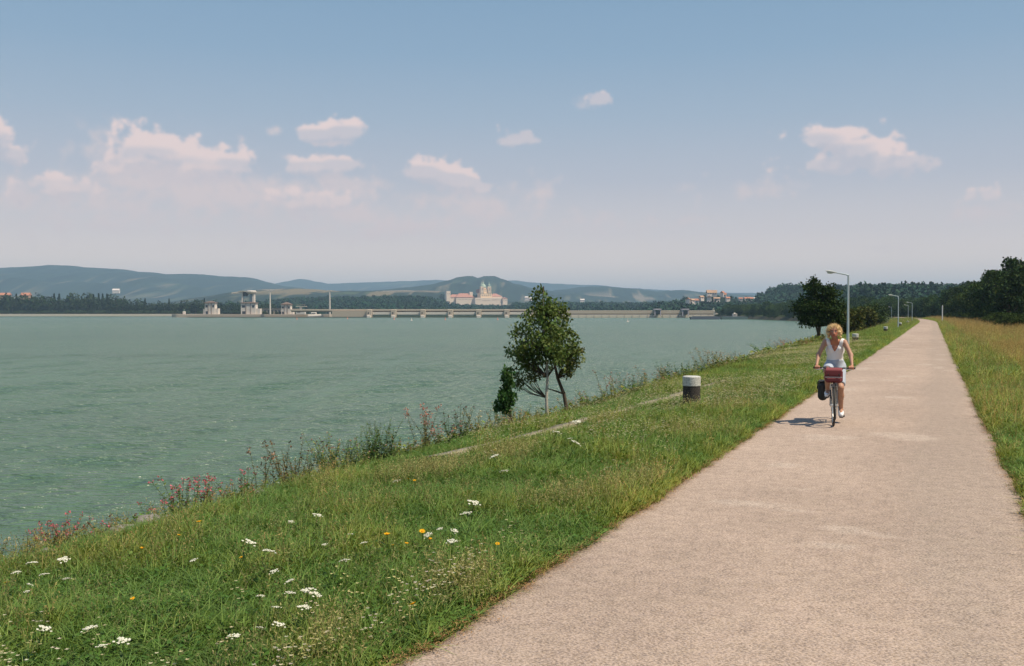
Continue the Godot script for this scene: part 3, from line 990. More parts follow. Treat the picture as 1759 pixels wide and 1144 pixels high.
func flowers() -> void:
	var r := RandomNumberGenerator.new()
	r.seed = 71
	var white := umbel(true)
	var yellow := umbel(false)
	var sets := [
		[true, "white umbels in the lowest corner clump", [[4.04, -4.66], [4.08, -4.19], [4.02, -4.1], [3.96, -3.94]], 1.0],
		[true, "white umbels in the big near clump", [[5.87, -5.01], [5.89, -4.75], [5.69, -4.36], [5.63, -4.1], [5.44, -3.82], [5.13, -3.95], [5.12, -3.71], [4.91, -3.66], [5.0, -3.54], [5.01, -3.45], [4.81, -3.41], [5.77, -3.67], [4.57, -3.54], [4.52, -3.41], [4.33, -3.49]], 1.0],
		[true, "white umbels in the row above the near clump", [[7.38, -5.32], [7.08, -4.9], [6.94, -4.41], [6.59, -4.39], [6.6, -4.02]], 0.9],
		[true, "white umbels beside the yellow flower clump", [[7.35, -3.73], [7.2, -3.63], [7.04, -3.63], [7.6, -3.68], [7.3, -3.46], [6.56, -3.26]], 1.15],
		[true, "white umbels below the pale slab", [[8.99, -5.05], [10.35, -4.48], [9.54, -4.11], [12.12, -4.62], [11.22, -4.15], [13.1, -4.58], [12.72, -4.52]], 1.5],
		[true, "white umbels at the water edge left", [[5.14, -6.07], [5.27, -6.21], [5.35, -6.16], [5.09, -5.89], [5.19, -5.83], [5.16, -5.6], [5.6, -6.12]], 0.85],
		[false, "yellow flowers scattered on the near bank", [[4.93, -5.92], [5.01, -4.81], [6.14, -5.88], [6.49, -5.87], [6.86, -5.88], [6.03, -4.7], [5.12, -2.72]], 1.0],
		[false, "yellow flowers clumped by white umbels", [[6.97, -3.69], [6.7, -3.91], [6.81, -3.92], [6.77, -3.8], [7.12, -3.85], [7.01, -3.1]], 1.15],
		[false, "yellow flowers higher up near the shore plants", [[9.87, -5.55], [9.48, -5.19], [10.6, -5.6], [11.8, -5.3]], 1.4]]
	var started := {true: false, false: false}
	for q in sets:
		var list: Array = q[2]
		var bearing := []
		for p in list:
			var w := flatp(p[0], p[1])
			bearing.append([w.x / -w.z, p])
		bearing.sort_custom(func(a, b): return a[0] < b[0])
		for i in bearing.size():
			var p: Array = bearing[i][1]
			var label := "%s from left of %s %s" % [nth(i), ["zero", "one", "two", "three", "four", "five", "six", "seven", "eight", "nine", "ten", "eleven", "twelve", "thirteen", "fourteen", "fifteen"][bearing.size()], q[1]]
			var o: Node3D = white if q[0] else yellow
			var at := gp(p[0], p[1])
			var turn := r.randf() * TAU
			if started[q[0]]:
				o = dup(o, label, at, turn)
			started[q[0]] = true
			o.position = at; o.set_meta("label", label); o.set_meta("group", q[1])
			o.rotation = Vector3(r.randf_range(-0.1, 0.5), turn, r.randf_range(-0.35, 0.35))
			o.scale = Vector3.ONE * q[3] * r.randf_range(0.6, 1.4)

func shore_plant(called: String, label: String, category: String, s: float, t: float, h: float, spread: float, n: int, leaf_c: Color, leaf_l: float, bloom: Variant, bloom_n: int, sd: int, group := "") -> Node3D:
	# stems rising from a common foot, with leaves along them and blossoms or seed plumes at their tips
	var o := thing(called, label, category, gp(s, t), 0.0, group)
	var r := RandomNumberGenerator.new()
	r.seed = sd
	var gs := Geo.new()
	var gl := Geo.new()
	var gb := Geo.new()
	gs.col = Color(0.11, 0.10, 0.04).lerp(leaf_c, 0.4)
	for i in int(n * 1.5):
		var a := r.randf() * TAU
		var foot := Vector3(cos(a), 0, sin(a)) * spread * 0.5 * sqrt(r.randf())
		var hh := h * r.randf_range(0.35, 1.05)
		var tip := foot + Vector3(r.randfn() * 0.24 * hh + foot.x * 0.6, hh, r.randfn() * 0.24 * hh + foot.z * 0.6)
		var mid := foot.lerp(tip, 0.5) + Vector3(r.randfn(), 0, r.randfn()) * 0.03 * h
		gs.tube([foot - Vector3(0, 0.15, 0), mid, tip], [0.004, 0.003, 0.0015], 4, false)
		var m := int(hh / (leaf_l * 0.17))
		for j in m:
			var f := (j + 0.6) / m
			if f < 0.08: continue
			var p := foot.lerp(mid, f * 2.0) if f < 0.5 else mid.lerp(tip, f * 2.0 - 1.0)
			var b := j * 2.4 + r.randf()
			var len_ := leaf_l * r.randf_range(0.6, 1.2) * (1.15 - 0.7 * f)
			var u := Vector3(cos(b), r.randf_range(-0.2, 0.7), sin(b)).normalized() * len_
			var k := r.randf_range(0.65, 1.25)
			k *= 1.9
			gl.col = Color(leaf_c.r * k * r.randf_range(0.8, 1.4), leaf_c.g * k, leaf_c.b * k)
			gl.leaf(p, u, u.cross(Vector3.UP).normalized() * len_ * 0.26)
		if bloom != null:
			for j in bloom_n:
				var p := tip + rnd3(r) * Vector3(0.035, 0.04, 0.035) * h * 1.6 - Vector3(0, 0.03 * h, 0)
				var k := r.randf_range(0.7, 1.15)
				gb.col = Color(bloom.r * k, bloom.g * k, bloom.b * k)
				for c in 3:
					var u := (rnd3(r) + Vector3(0, 0.4, 0)).normalized() * r.randf_range(0.014, 0.025) * (0.6 + h)
					gb.leaf2(p, u, u.cross(rnd3(r)).normalized() * u.length() * 0.4)
	obj("stems", gs, M.grass, o).set_meta("kind", "stuff")
	obj("leaves", gl, M.grass, o).set_meta("kind", "stuff")
	if bloom != null: obj("blossoms", gb, M.petal, o).set_meta("kind", "stuff")
	return o

func shore() -> void:
	var green := Color(0.06, 0.10, 0.025)
	var dark := Color(0.035, 0.065, 0.02)
	var olive := Color(0.10, 0.105, 0.03)
	var rusty := Color(0.16, 0.075, 0.04)
	var pink := Color(0.62, 0.16, 0.20)
	var dusk := Color(0.42, 0.24, 0.17)
	var cream := Color(0.55, 0.48, 0.32)
	var q := [
		["weed_clump", "sparse grey green weeds in the lower left corner by the water", "weeds", 6.5, -7.75, 0.30, 0.5, 9, olive, 0.06, cream, 3],
		["weed_clump", "thin pale weeds between the left corner and the first pink plant", "weeds", 6.95, -7.8, 0.32, 0.4, 8, olive, 0.06, null, 0],
		["pink_plant", "low reddish bushy plant with pink tips, leftmost on the shore", "wildflower", 7.25, -7.85, 0.46, 0.45, 26, Color(0.10, 0.075, 0.03), 0.07, pink, 3],
		["red_sorrel", "low rust red dead plant on the pale stones of the crest", "weeds", 7.9, -7.8, 0.22, 0.55, 18, rusty, 0.05, rusty, 4],
		["pink_plant", "small pink flowering sprig right of the pale shore stones", "wildflower", 8.65, -7.95, 0.40, 0.22, 9, green, 0.06, pink, 5],
		["pink_plant", "tall leafy plant with several pink flower heads over the water", "wildflower", 9.1, -7.9, 0.62, 0.42, 22, green, 0.085, pink, 4],
		["pink_plant", "single slim stem with a pink head right of the tall pink plant", "wildflower", 9.5, -7.95, 0.66, 0.12, 4, green, 0.07, pink, 7],
		["weed_clump", "yellowing low weeds under the orange seed head", "weeds", 9.9, -7.8, 0.36, 0.5, 13, Color(0.17, 0.13, 0.04), 0.06, null, 0],
		["pink_plant", "short pink sprig with a white flower beside it", "wildflower", 10.1, -7.9, 0.52, 0.26, 8, green, 0.07, pink, 4],
		["seed_stalk", "tall bare stalk with one orange brown seed head", "wildflower", 10.35, -7.9, 0.78, 0.06, 2, olive, 0.05, dusk, 9],
		["dock_plant", "dark brown upright dock stems in a tight clump", "weeds", 10.85, -7.85, 0.78, 0.34, 14, Color(0.085, 0.075, 0.03), 0.075, Color(0.20, 0.11, 0.05), 3],
		["dock_plant", "smaller dark stems just right of the brown dock clump", "weeds", 11.15, -7.85, 0.62, 0.26, 9, Color(0.07, 0.065, 0.025), 0.07, null, 0],
		["nettle_clump", "small green nettle clump left of the broad willowherb bush", "weeds", 11.6, -7.85, 0.45, 0.4, 12, green, 0.08, null, 0],
		["willowherb_clump", "broad pale green bushy willowherb with feathery top", "weeds", 12.25, -7.9, 0.78, 0.55, 36, Color(0.085, 0.125, 0.035), 0.10, dusk, 1],
		["willowherb_clump", "tall narrow willowherb stems in the middle of the green thicket", "weeds", 12.75, -7.9, 0.80, 0.32, 16, green, 0.10, null, 0],
		["willowherb_clump", "dense dark green willowherb at the right end of the thicket", "weeds", 13.25, -7.9, 0.86, 0.42, 26, Color(0.05, 0.085, 0.025), 0.10, null, 0],
		["weed_clump", "yellow green low weeds between thicket and pink stems", "weeds", 13.9, -7.8, 0.45, 0.5, 14, olive, 0.08, dusk, 2],
		["pink_stalk", "tall thin pair of dusty pink flower spikes left of the sapling", "wildflower", 14.75, -7.85, 0.95, 0.24, 7, Color(0.07, 0.075, 0.03), 0.08, Color(0.50, 0.22, 0.18), 7],
		["pink_stalk", "second group of dusty pink spikes nearer the sapling", "wildflower", 15.3, -7.85, 0.80, 0.26, 7, Color(0.06, 0.075, 0.03), 0.08, Color(0.50, 0.22, 0.18), 6],
		["dock_plant", "dark seed bearing weeds directly left of the sapling", "weeds", 16.1, -7.9, 0.85, 0.40, 15, dark, 0.09, Color(0.17, 0.08, 0.05), 3],
		["weed_clump", "pale cream flowering weeds at the foot of the sapling", "weeds", 16.9, -7.8, 0.62, 0.6, 20, olive, 0.08, cream, 4],
		["weed_clump", "green weeds right of the sapling with a reddish tip", "weeds", 18.2, -7.85, 0.62, 0.5, 15, olive, 0.08, dusk, 2],
		["weed_clump", "leafy weeds in front of the pale birch trunk", "weeds", 19.0, -8.0, 0.75, 0.7, 26, green, 0.10, dusk, 1],
		["weed_clump", "low yellow weeds between the two tree trunks", "weeds", 20.6, -8.0, 0.45, 0.6, 18, Color(0.13, 0.12, 0.035), 0.09, null, 0],
		["pink_stalk", "dusty pink plumes right of the dark curved trunk", "wildflower", 22.6, -7.95, 0.85, 0.5, 13, olive, 0.10, Color(0.45, 0.25, 0.20), 4],
		["weed_clump", "rounded green weeds half way from the trees to the bollard", "weeds", 24.2, -7.95, 0.72, 0.6, 20, green, 0.12, null, 0],
		["pink_stalk", "tall feathery pink stems standing alone above the water", "wildflower", 25.7, -7.95, 1.25, 0.4, 10, olive, 0.10, Color(0.48, 0.30, 0.26), 5],
		["weed_clump", "dark leafy weeds left of the white topped bollard", "weeds", 27.8, -7.95, 1.0, 0.8, 22, dark, 0.13, dusk, 2],
		["weed_clump", "spindly weeds on the skyline of the bank behind the bollard", "weeds", 30.5, -7.95, 1.1, 0.9, 20, olive, 0.13, dusk, 3],
		["weed_clump", "leafy green bush on the crest above the bollard top", "weeds", 33.6, -7.95, 1.05, 1.3, 44, dark, 0.17, null, 0],
		["pink_stalk", "pale feathery seed plumes farther along the crest", "wildflower", 39.0, -7.9, 1.35, 1.1, 22, olive, 0.15, Color(0.50, 0.36, 0.28), 5],
		["weed_clump", "low olive scrub on the crest before the far bush", "weeds", 46.0, -8.0, 0.9, 2.2, 40, olive, 0.18, dusk, 2],
		["weed_clump", "bright green bush on the crest left of the dark riverside tree", "weeds", 57.5, -8.0, 1.15, 2.0, 60, Color(0.06, 0.11, 0.03), 0.22, null, 0],
		["weed_clump", "rust coloured scrub under the dark riverside tree", "weeds", 66.0, -8.0, 1.1, 2.4, 50, Color(0.15, 0.09, 0.04), 0.22, dusk, 3]]
	for i in q.size():
		var a: Array = q[i]
		shore_plant(a[0], a[1], a[2], a[3], a[4], a[5] * (0.85 if a[3] < 22.0 else 0.72), a[6], a[7], a[8], a[9], a[10], a[11], 500 + i, "wild plants along the water edge")
	# low ground cover along the whole crest, filling between the plants
	var r := RandomNumberGenerator.new()
	r.seed = 95
	var where := []
	var tint := []
	for i in 2300:
		var s := 5.0 + 75.0 * pow(r.randf(), 1.5)
		var sz := 1.3 + s / 20.0
		where.append(Transform3D(Basis.from_euler(Vector3(0, r.randf() * TAU, 0)) * Basis.from_scale(Vector3.ONE * sz * r.randf_range(0.6, 1.3)), gp(s, -7.8 - absf(r.randfn()) * 0.5)))
		var k := r.randf_range(0.6, 1.5)
		tint.append(Color(k * r.randf_range(0.8, 1.9), k, k))
	tag(copies("undergrowth", weed_clump(33, 22), where, tint), "low tangled undergrowth along the crest above the water", "undergrowth", "", "stuff")
	# stones of the bank
	M.stone = grain(mat(lin(0.42, 0.37, 0.32), 0.9), 0.55, 1.0, 0.05, 3.0, 61, 0.6)
	var list := [[7.75, -7.55, 0.20, "flat pale stone at the left end of the shore stones"], [8.1, -7.55, 0.26, "broad pale stone in the middle of the shore stones"], [8.35, -7.65, 0.22, "brightest tilted stone where the grass meets the water"], [8.55, -7.8, 0.15, "small grey stone under the pink sprig"], [10.0, -7.6, 0.14, "pale stone below the orange seed head"], [11.0, -7.55, 0.17, "flat pale stone right of the brown dock"], [11.6, -7.6, 0.14, "small stone beside the nettle clump"], [6.75, -7.6, 0.14, "grey stone near the left corner weeds"]]
	for i in list.size():
		var a: Array = list[i]
		var g := Geo.new()
		r.seed = 800 + i
		g.ball(Vector3.ZERO, Vector3(a[2], a[2] * 0.38, a[2] * 0.7), 9, 6)
		for k in g.v.size():
			var p := g.v[k]
			g.v[k] = p * (1.0 + 0.25 * nz.get_noise_3d(p.x * 300.0 + i * 50.0, p.y * 500.0, p.z * 300.0))
		var o := obj("stone", g, M.stone)
		o.position = gp(a[0], a[1], 0.05)
		o.rotation = Vector3(r.randf_range(-0.2, 0.2), r.randf() * TAU, r.randf_range(-0.2, 0.2))
		tag(o, a[3], "stone", "stones on the bank crest")
	# the concrete strip along the bank
	var gs := Geo.new()
	var rows := []
	for s in steps_along(12.6, 29.5, 0.25, 0.5, 10.0):
		var t := slab_t(s)
		var row := []
		for d in [-0.15, -0.14, 0.0, 0.14, 0.15]:
			row.append(gp(s, t + d, (0.075 if absf(d) < 0.145 else -0.06) + nz.get_noise_2d(s * 20.0, d * 30.0) * 0.008))
		rows.append(row)
	grid(gs, rows, func(i, j, p):
		var k := 0.9 + nz.get_noise_2d(p.x * 30.0, p.z * 30.0) * 0.4
		return Color(0.50 * k, 0.42 * k, 0.30 * k))
	M.slab = grain(mat(Color.WHITE, 0.92, true), 0.6, 1.0, 0.06, 2.0, 62)
	tag(obj("concrete_edging", gs, M.slab), "narrow pale concrete strip half overgrown along the bank", "edging")

func crown(gl: Geo, gw: Geo, r: RandomNumberGenerator, lobes: Array, trunk: Array, leaf_l: float, per: int, tone: Color, limb: float, wide := 0.34, simple := false) -> void:
	for q in lobes:
		for i in q[2]:
			var d := rnd3(r)
			var c: Vector3 = q[0] + d * q[1] * pow(r.randf(), 0.42)
			var rc: float = q[3] * r.randf_range(0.7, 1.25)
			var from: Vector3 = trunk[0]
			var best := 1e9
			for p in trunk:
				var e := absf(p.y - (c.y - c.distance_to(Vector3(p.x, c.y, p.z)) * 0.75))
				if e < best:
					best = e; from = p
			var bend_ := from.lerp(c, 0.5) + Vector3(0, -0.08, 0) * from.distance_to(c)
			gw.tube([from, bend_, c], [limb, limb * 0.6, limb * 0.2], 4, false)
			var shade := r.randf_range(0.8, 1.2)
			for j in per:
				var e := rnd3(r) * rc * pow(r.randf(), 0.5)
				var u := (e.normalized() * 0.5 + rnd3(r) * 0.9 + Vector3(0, -0.25, 0)).normalized() * leaf_l * r.randf_range(0.65, 1.2)
				var k := shade * r.randf_range(0.7, 1.3)
				gl.col = Color(tone.r * k * r.randf_range(0.85, 1.25), tone.g * k, tone.b * k)
				var w := u.cross(rnd3(r)).normalized() * u.length() * wide
				if simple: gl.leaf2(c + e, u, w)
				else: gl.leaf(c + e, u, w)

func near_trees() -> void:
	M.leaf = leafy(mat(Color.WHITE, 0.55, true, 0.0, 0.3), 0.5)
	M.dull_leaf = leafy(mat(Color.WHITE, 0.8, true, 0.0, 0.15), 0.3)
	M.bark = grain(mat(lin(0.15, 0.105, 0.07), 0.9), 0.5, 1.0, 0.05, 4.0, 71, 1.0)
	M.pale_bark = grain(mat(lin(0.82, 0.73, 0.62), 0.85), 0.5, 1.0, 0.05, 3.0, 72, 0.8)
	var r := RandomNumberGenerator.new()
	r.seed = 19
	var X := Vector3(1, 0, 0)
	# the pair over the water: sizes in metres from each trunk's foot
	var t := thing("birch_tree", "young birch with pale slim trunk, left tree of the leafy pair", "tree", gp(20.2, -7.75, -0.05))
	var tr := [Vector3(0.05, -0.1, 0), Vector3(-0.01, 0.12, 0.0), Vector3(-0.03, 0.5, 0.02), Vector3(0.0, 0.9, 0.0), Vector3(-0.05, 1.4, -0.03), Vector3(-0.10, 2.0, 0.0), Vector3(-0.09, 2.65, 0.0)]
	var g := Geo.new()
	g.tube(tr, [0.055, 0.037, 0.032, 0.029, 0.024, 0.016, 0.005], 8)
	obj("trunk", g, M.pale_bark, t)
	var gw := Geo.new()
	var gl := Geo.new()
	crown(gl, gw, r, [[Vector3(-0.10, 2.36, 0), Vector3(0.24, 0.36, 0.24), 10, 0.14], [Vector3(-0.12, 2.0, 0), Vector3(0.40, 0.36, 0.42), 21, 0.17], [Vector3(-0.28, 1.6, 0), Vector3(0.60, 0.42, 0.58), 33, 0.18], [Vector3(-0.42, 1.33, 0), Vector3(0.52, 0.22, 0.42), 18, 0.17], [Vector3(0.12, 1.3, 0.1), Vector3(0.35, 0.25, 0.4), 12, 0.17]], tr.slice(2), 0.082, 40, Color(0.098, 0.148, 0.038), 0.012)
	crown(gl, gw, r, [[Vector3(-0.42, 1.02, 0.0), Vector3(0.40, 0.16, 0.3), 14, 0.13], [Vector3(-0.62, 0.82, 0.0), Vector3(0.16, 0.14, 0.2), 6, 0.10], [Vector3(-0.30, 0.88, 0.05), Vector3(0.14, 0.08, 0.2), 5, 0.10]], tr.slice(2, 5), 0.06, 26, Color(0.095, 0.115, 0.036), 0.009)
	obj("branches", gw, M.bark, t)
	obj("crown", gl, M.leaf, t).set_meta("kind", "stuff")

	t.scale.y = 1.13
	t = thing("alder_tree", "young alder with dark leaning trunk, right tree of the leafy pair", "tree", gp(21.0, -7.6, -0.05))
	tr = [Vector3(0.02, -0.1, 0), Vector3(0.0, 0.2, 0), Vector3(-0.06, 0.5, 0), Vector3(-0.2, 0.82, 0), Vector3(-0.27, 1.1, 0), Vector3(-0.24, 1.5, 0), Vector3(-0.2, 2.1, 0.0)]
	g = Geo.new()
	g.tube(tr, [0.056, 0.044, 0.038, 0.034, 0.028, 0.018, 0.005], 8)
	g.tube([Vector3(-0.05, 0.5, 0), Vector3(-0.2, 0.55, 0.02), Vector3(-0.45, 0.62, 0.05)], [0.022, 0.018, 0.01], 6)
	g.tube([Vector3(-0.19, 0.8, 0), Vector3(-0.12, 1.0, 0.02), Vector3(-0.05, 1.3, 0.05)], [0.025, 0.02, 0.01], 6)
	obj("trunk", g, M.bark, t)
	gw = Geo.new(); gl = Geo.new()
	crown(gl, gw, r, [[Vector3(-0.14, 2.0, 0), Vector3(0.18, 0.28, 0.2), 10, 0.15], [Vector3(-0.12, 1.62, 0), Vector3(0.38, 0.34, 0.36), 18, 0.16], [Vector3(-0.04, 1.25, 0), Vector3(0.38, 0.28, 0.36), 16, 0.16]], tr.slice(3), 0.08, 34, Color(0.105, 0.15, 0.04), 0.011)
	crown(gl, gw, r, [[Vector3(0.14, 1.12, 0), Vector3(0.22, 0.26, 0.25), 11, 0.12], [Vector3(0.30, 1.38, 0), Vector3(0.12, 0.06, 0.12), 4, 0.07], [Vector3(0.05, 0.95, 0), Vector3(0.25, 0.10, 0.2), 6, 0.10]], tr.slice(3, 6), 0.06, 24, Color(0.12, 0.13, 0.04), 0.008)
	obj("branches", gw, M.bark, t)
	obj("crown", gl, M.leaf, t).set_meta("kind", "stuff")

	t.scale.y = 1.13
	t = thing("sapling", "small dark green sapling left of the leafy tree pair", "tree", gp(18.0, -7.75, -0.05))
	tr = [Vector3(0.12, -0.1, 0), Vector3(0.07, 0.25, 0), Vector3(0.0, 0.5, 0), Vector3(-0.02, 0.95, 0)]
	g = Geo.new()
	g.tube(tr, [0.022, 0.018, 0.013, 0.004], 6)
	obj("trunk", g, M.bark, t)
	gw = Geo.new(); gl = Geo.new()
	crown(gl, gw, r, [[Vector3(-0.02, 0.78, 0), Vector3(0.10, 0.17, 0.1), 9, 0.09], [Vector3(-0.03, 0.55, 0), Vector3(0.15, 0.14, 0.14), 10, 0.10], [Vector3(-0.08, 0.40, 0), Vector3(0.15, 0.06, 0.12), 6, 0.09]], tr.slice(1), 0.06, 52, Color(0.042, 0.10, 0.026), 0.006, 0.42)
	obj("branches", gw, M.bark, t)
	obj("crown", gl, M.leaf, t).set_meta("kind", "stuff")

	t.scale = Vector3(1.1, 1.4, 1.1)
	t = thing("riverside_tree", "dark broad crowned tree on the crest behind the cyclist", "tree", gp(78.5, -8.0, 0.2))
	tr = [Vector3(0, -0.2, 0), Vector3(-0.03, 0.5, 0), Vector3(0.02, 1.2, 0), Vector3(-0.1, 2.0, 0), Vector3(-0.3, 3.0, 0), Vector3(-0.5, 4.0, 0)]
	g = Geo.new()
	g.tube(tr, [0.19, 0.15, 0.13, 0.1, 0.06, 0.015], 8)
	g.tube([Vector3(-0.02, 0.4, 0.05), Vector3(-0.16, 0.9, 0.1), Vector3(-0.5, 1.8, 0.2)], [0.1, 0.08, 0.04], 7)
	obj("trunk", g, M.bark, t)
	gw = Geo.new(); gl = Geo.new()
	crown(gl, gw, r, [[Vector3(-0.45, 4.1, 0), Vector3(0.6, 0.75, 0.7), 24, 0.36], [Vector3(0.75, 3.7, 0), Vector3(0.65, 0.6, 0.8), 24, 0.36], [Vector3(-0.55, 2.7, 0), Vector3(1.35, 0.95, 1.3), 70, 0.42], [Vector3(0.7, 2.6, 0.2), Vector3(1.15, 0.9, 1.2), 60, 0.42], [Vector3(-0.6, 1.7, 0.2), Vector3(1.1, 0.45, 1.0), 30, 0.36], [Vector3(0.6, 1.8, 0.2), Vector3(1.0, 0.4, 1.0), 26, 0.36]], tr.slice(2), 0.18, 42, Color(0.036, 0.062, 0.020), 0.03, 0.4)
	obj("branches", gw, M.bark, t)
	obj("crown", gl, M.dull_leaf, t).set_meta("kind", "stuff")

func belt_tree(called: String, sd: int, h: float, w: float, tone: Color, tall: bool) -> Node3D:
	var r := RandomNumberGenerator.new()
	r.seed = sd
	var t := thing(called, "", "tree")
	var g := Geo.new()
	var tr := [Vector3(0, -0.3, 0), Vector3(0.1, h * 0.2, 0), Vector3(-0.1, h * 0.5, 0.1), Vector3(0.05, h * 0.75, 0), Vector3(0, h * 0.97, 0)]
	g.tube(tr, [0.2, 0.16, 0.12, 0.08, 0.02], 7)
	obj("trunk", g, M.bark, t)
	var gw := Geo.new()
	var gl := Geo.new()
	var lobes := []
	if tall:
		for i in 6:
			var f := i / 5.0
			lobes.append([Vector3(r.randfn() * 0.08 * w, h * (0.16 + 0.76 * f), r.randfn() * 0.08 * w), Vector3(w * 0.46 * (1.02 - 0.72 * f), h * 0.10, w * 0.46 * (1.02 - 0.72 * f)), 16 - i, 0.10 * w + 0.25])
	else:
		for i in 7:
			var a := r.randf() * TAU
			lobes.append([Vector3(cos(a) * w * 0.24, h * r.randf_range(0.3, 0.78), sin(a) * w * 0.24), Vector3(w * 0.26, h * 0.17, w * 0.26), 12, 0.13 * w])
		lobes.append([Vector3(0, h * 0.86, 0), Vector3(w * 0.2, h * 0.10, w * 0.2), 9, 0.11 * w])
		lobes.append([Vector3(0, h * 0.16, 0), Vector3(w * 0.42, h * 0.11, w * 0.42), 16, 0.13 * w])
	crown(gl, gw, r, lobes, tr.slice(1), 0.42, 34, tone, 0.035, 0.42, true)
	obj("branches", gw, M.bark, t)
	obj("crown", gl, M.dull_leaf, t).set_meta("kind", "stuff")
	return t

func belt() -> void:
	# trees that line the meadow on the right and close the view along the path
	var r := RandomNumberGenerator.new()
	r.seed = 23
	var protos := [belt_tree("broadleaf_tree", 1, 8.0, 6.5, Color(0.046, 0.074, 0.023), false), belt_tree("broadleaf_tree", 2, 9.0, 6.0, Color(0.038, 0.065, 0.023), false), belt_tree("broadleaf_tree", 3, 7.0, 6.5, Color(0.054, 0.082, 0.023), false), belt_tree("slender_tree", 4, 9.4, 6.0, Color(0.034, 0.058, 0.022), true), belt_tree("olive_shrub", 5, 4.4, 5.0, Color(0.075, 0.085, 0.024), false)]
	var n := [0, 0, 0, 0, 0]
	var place := func(k: int, s: float, t: float, size: float, label: String, group: String):
		var at := gp(s, t, -0.2)
		var turn := r.randf() * TAU
		if n[k] == 0:
			var o: Node3D = protos[k]
			o.position = at; o.rotation.y = turn; o.scale = Vector3.ONE * size
			o.set_meta("label", label); o.set_meta("group", group)
		else:
			dup(protos[k], label, at, turn, size, group)
		n[k] += 1
	var row := "trees in the belt along the right of the meadow"
	place.call(3, 153.0, 9.6, 1.0, "tallest pointed dark tree at the right edge of the photo", row)
	place.call(0, 158.0, 11.8, 1.15, "round dark tree behind the tallest pointed tree", row)
	place.call(1, 177.0, 9.2, 1.05, "second highest round topped tree left of the tallest one", row)
	place.call(2, 166.0, 9.4, 0.85, "low bushy tree at the foot of the tallest pointed tree", row)
	var i := 0
	var s := 186.0
	while s < 330.0:
		place.call([0, 2, 1][i % 3], s, 8.8 + r.randf_range(0, 1.8), r.randf_range(0.86, 1.16), "%s dark tree of the front row from its near end" % nth(i), row)
		if i % 2 == 0:
			place.call([1, 0][i / 2 % 2], s + 3.0, 13.0 + r.randf_range(0, 3), r.randf_range(1.08, 1.38), "%s taller tree of the back row from its near end" % nth(i / 2), row)
		s += r.randf_range(7.0, 10.0)
		i += 1
	# bushes along the water beyond the dark tree
	var bush := "bushes on the crest beyond the dark riverside tree"
	place.call(4, 112.0, -8.6, 0.75, "yellowish olive bush right behind the nearest lamp pole", bush)
	place.call(4, 122.0, -9.2, 0.85, "olive bush second from the lamp pole on the crest", bush)
	place.call(2, 134.0, -9.5, 0.52, "dark green bush behind the olive bushes", bush)
	place.call(4, 145.0, -9.0, 0.9, "broad olive bush where the crest starts to bend", bush)
	place.call(0, 160.0, -10.5, 0.66, "dark rounded tree at the bend of the crest", bush)
	place.call(2, 180.0, -10.0, 0.75, "dark tree left of the second lamp", bush)
	place.call(1, 205.0, -11.0, 0.72, "dark tree behind the second lamp", bush)
	place.call(0, 232.0, -11.0, 0.85, "dark tree left of the farthest lamps", bush)
	place.call(2, 262.0, -12.0, 0.95, "last dark tree of the crest before the far wood", bush)
	place.call(2, 238.0, 3.6, 0.30, "small light green bush left of the white post", bush)
	place.call(4, 140.0, 9.0, 0.45, "bright green bush at the right edge of the dry meadow", bush)
	# farther trees that read as one mass
	for k in 3:
		var where := []
		var tint := []
		for j in 190:
			var ss := r.randf_range(320.0, 930.0)
			var tt := r.randf_range(9.0, 60.0) if r.randf() < 0.5 or ss < 440.0 else r.randf_range(-10.0, 14.0)
			var z := r.randf_range(0.7, 1.25)
			where.append(Transform3D(Basis.from_euler(Vector3(0, r.randf() * TAU, 0)) * Basis.from_scale(Vector3.ONE * z), gp(ss, tt, -0.3)))
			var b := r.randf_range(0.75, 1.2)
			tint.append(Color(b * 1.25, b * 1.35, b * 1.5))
		for j in 14:
			var z := r.randf_range(0.85, 1.2)
			where.append(Transform3D(Basis.from_euler(Vector3(0, r.randf() * TAU, 0)) * Basis.from_scale(Vector3.ONE * z), gp(-20.0 + 9.0 * j + r.randf_range(0, 3), r.randf_range(13.0, 18.0), -0.3)))
			tint.append(Color(1, 1, 1))
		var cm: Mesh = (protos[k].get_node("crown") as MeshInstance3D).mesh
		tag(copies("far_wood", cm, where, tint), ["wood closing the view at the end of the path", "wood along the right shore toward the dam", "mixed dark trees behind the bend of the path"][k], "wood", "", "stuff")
	var wh := []
	var ti := []
	for j in 160:
		var ss := r.randf_range(120.0, 330.0)
		wh.append(Transform3D(Basis.from_euler(Vector3(0, r.randf() * TAU, 0)) * Basis.from_scale(Vector3(1, 0.8, 1) * r.randf_range(0.22, 0.42)), gp(ss, r.randf_range(7.2, 9.5), -0.15)))
		var b := r.randf_range(0.6, 1.3)
		ti.append(Color(b, b, b))
	tag(copies("underwood", (protos[2].get_node("crown") as MeshInstance3D).mesh, wh, ti), "dark low undergrowth at the foot of the tree belt", "undergrowth", "", "stuff")

func part(o: Node3D, called: String, center: Vector3, size: Vector3, m: Material, bev := 0.0, basis := Basis.IDENTITY) -> MeshInstance3D:
	var g := Geo.new()
	g.box(center, size, basis, bev)
	return obj(called, g, m, o)

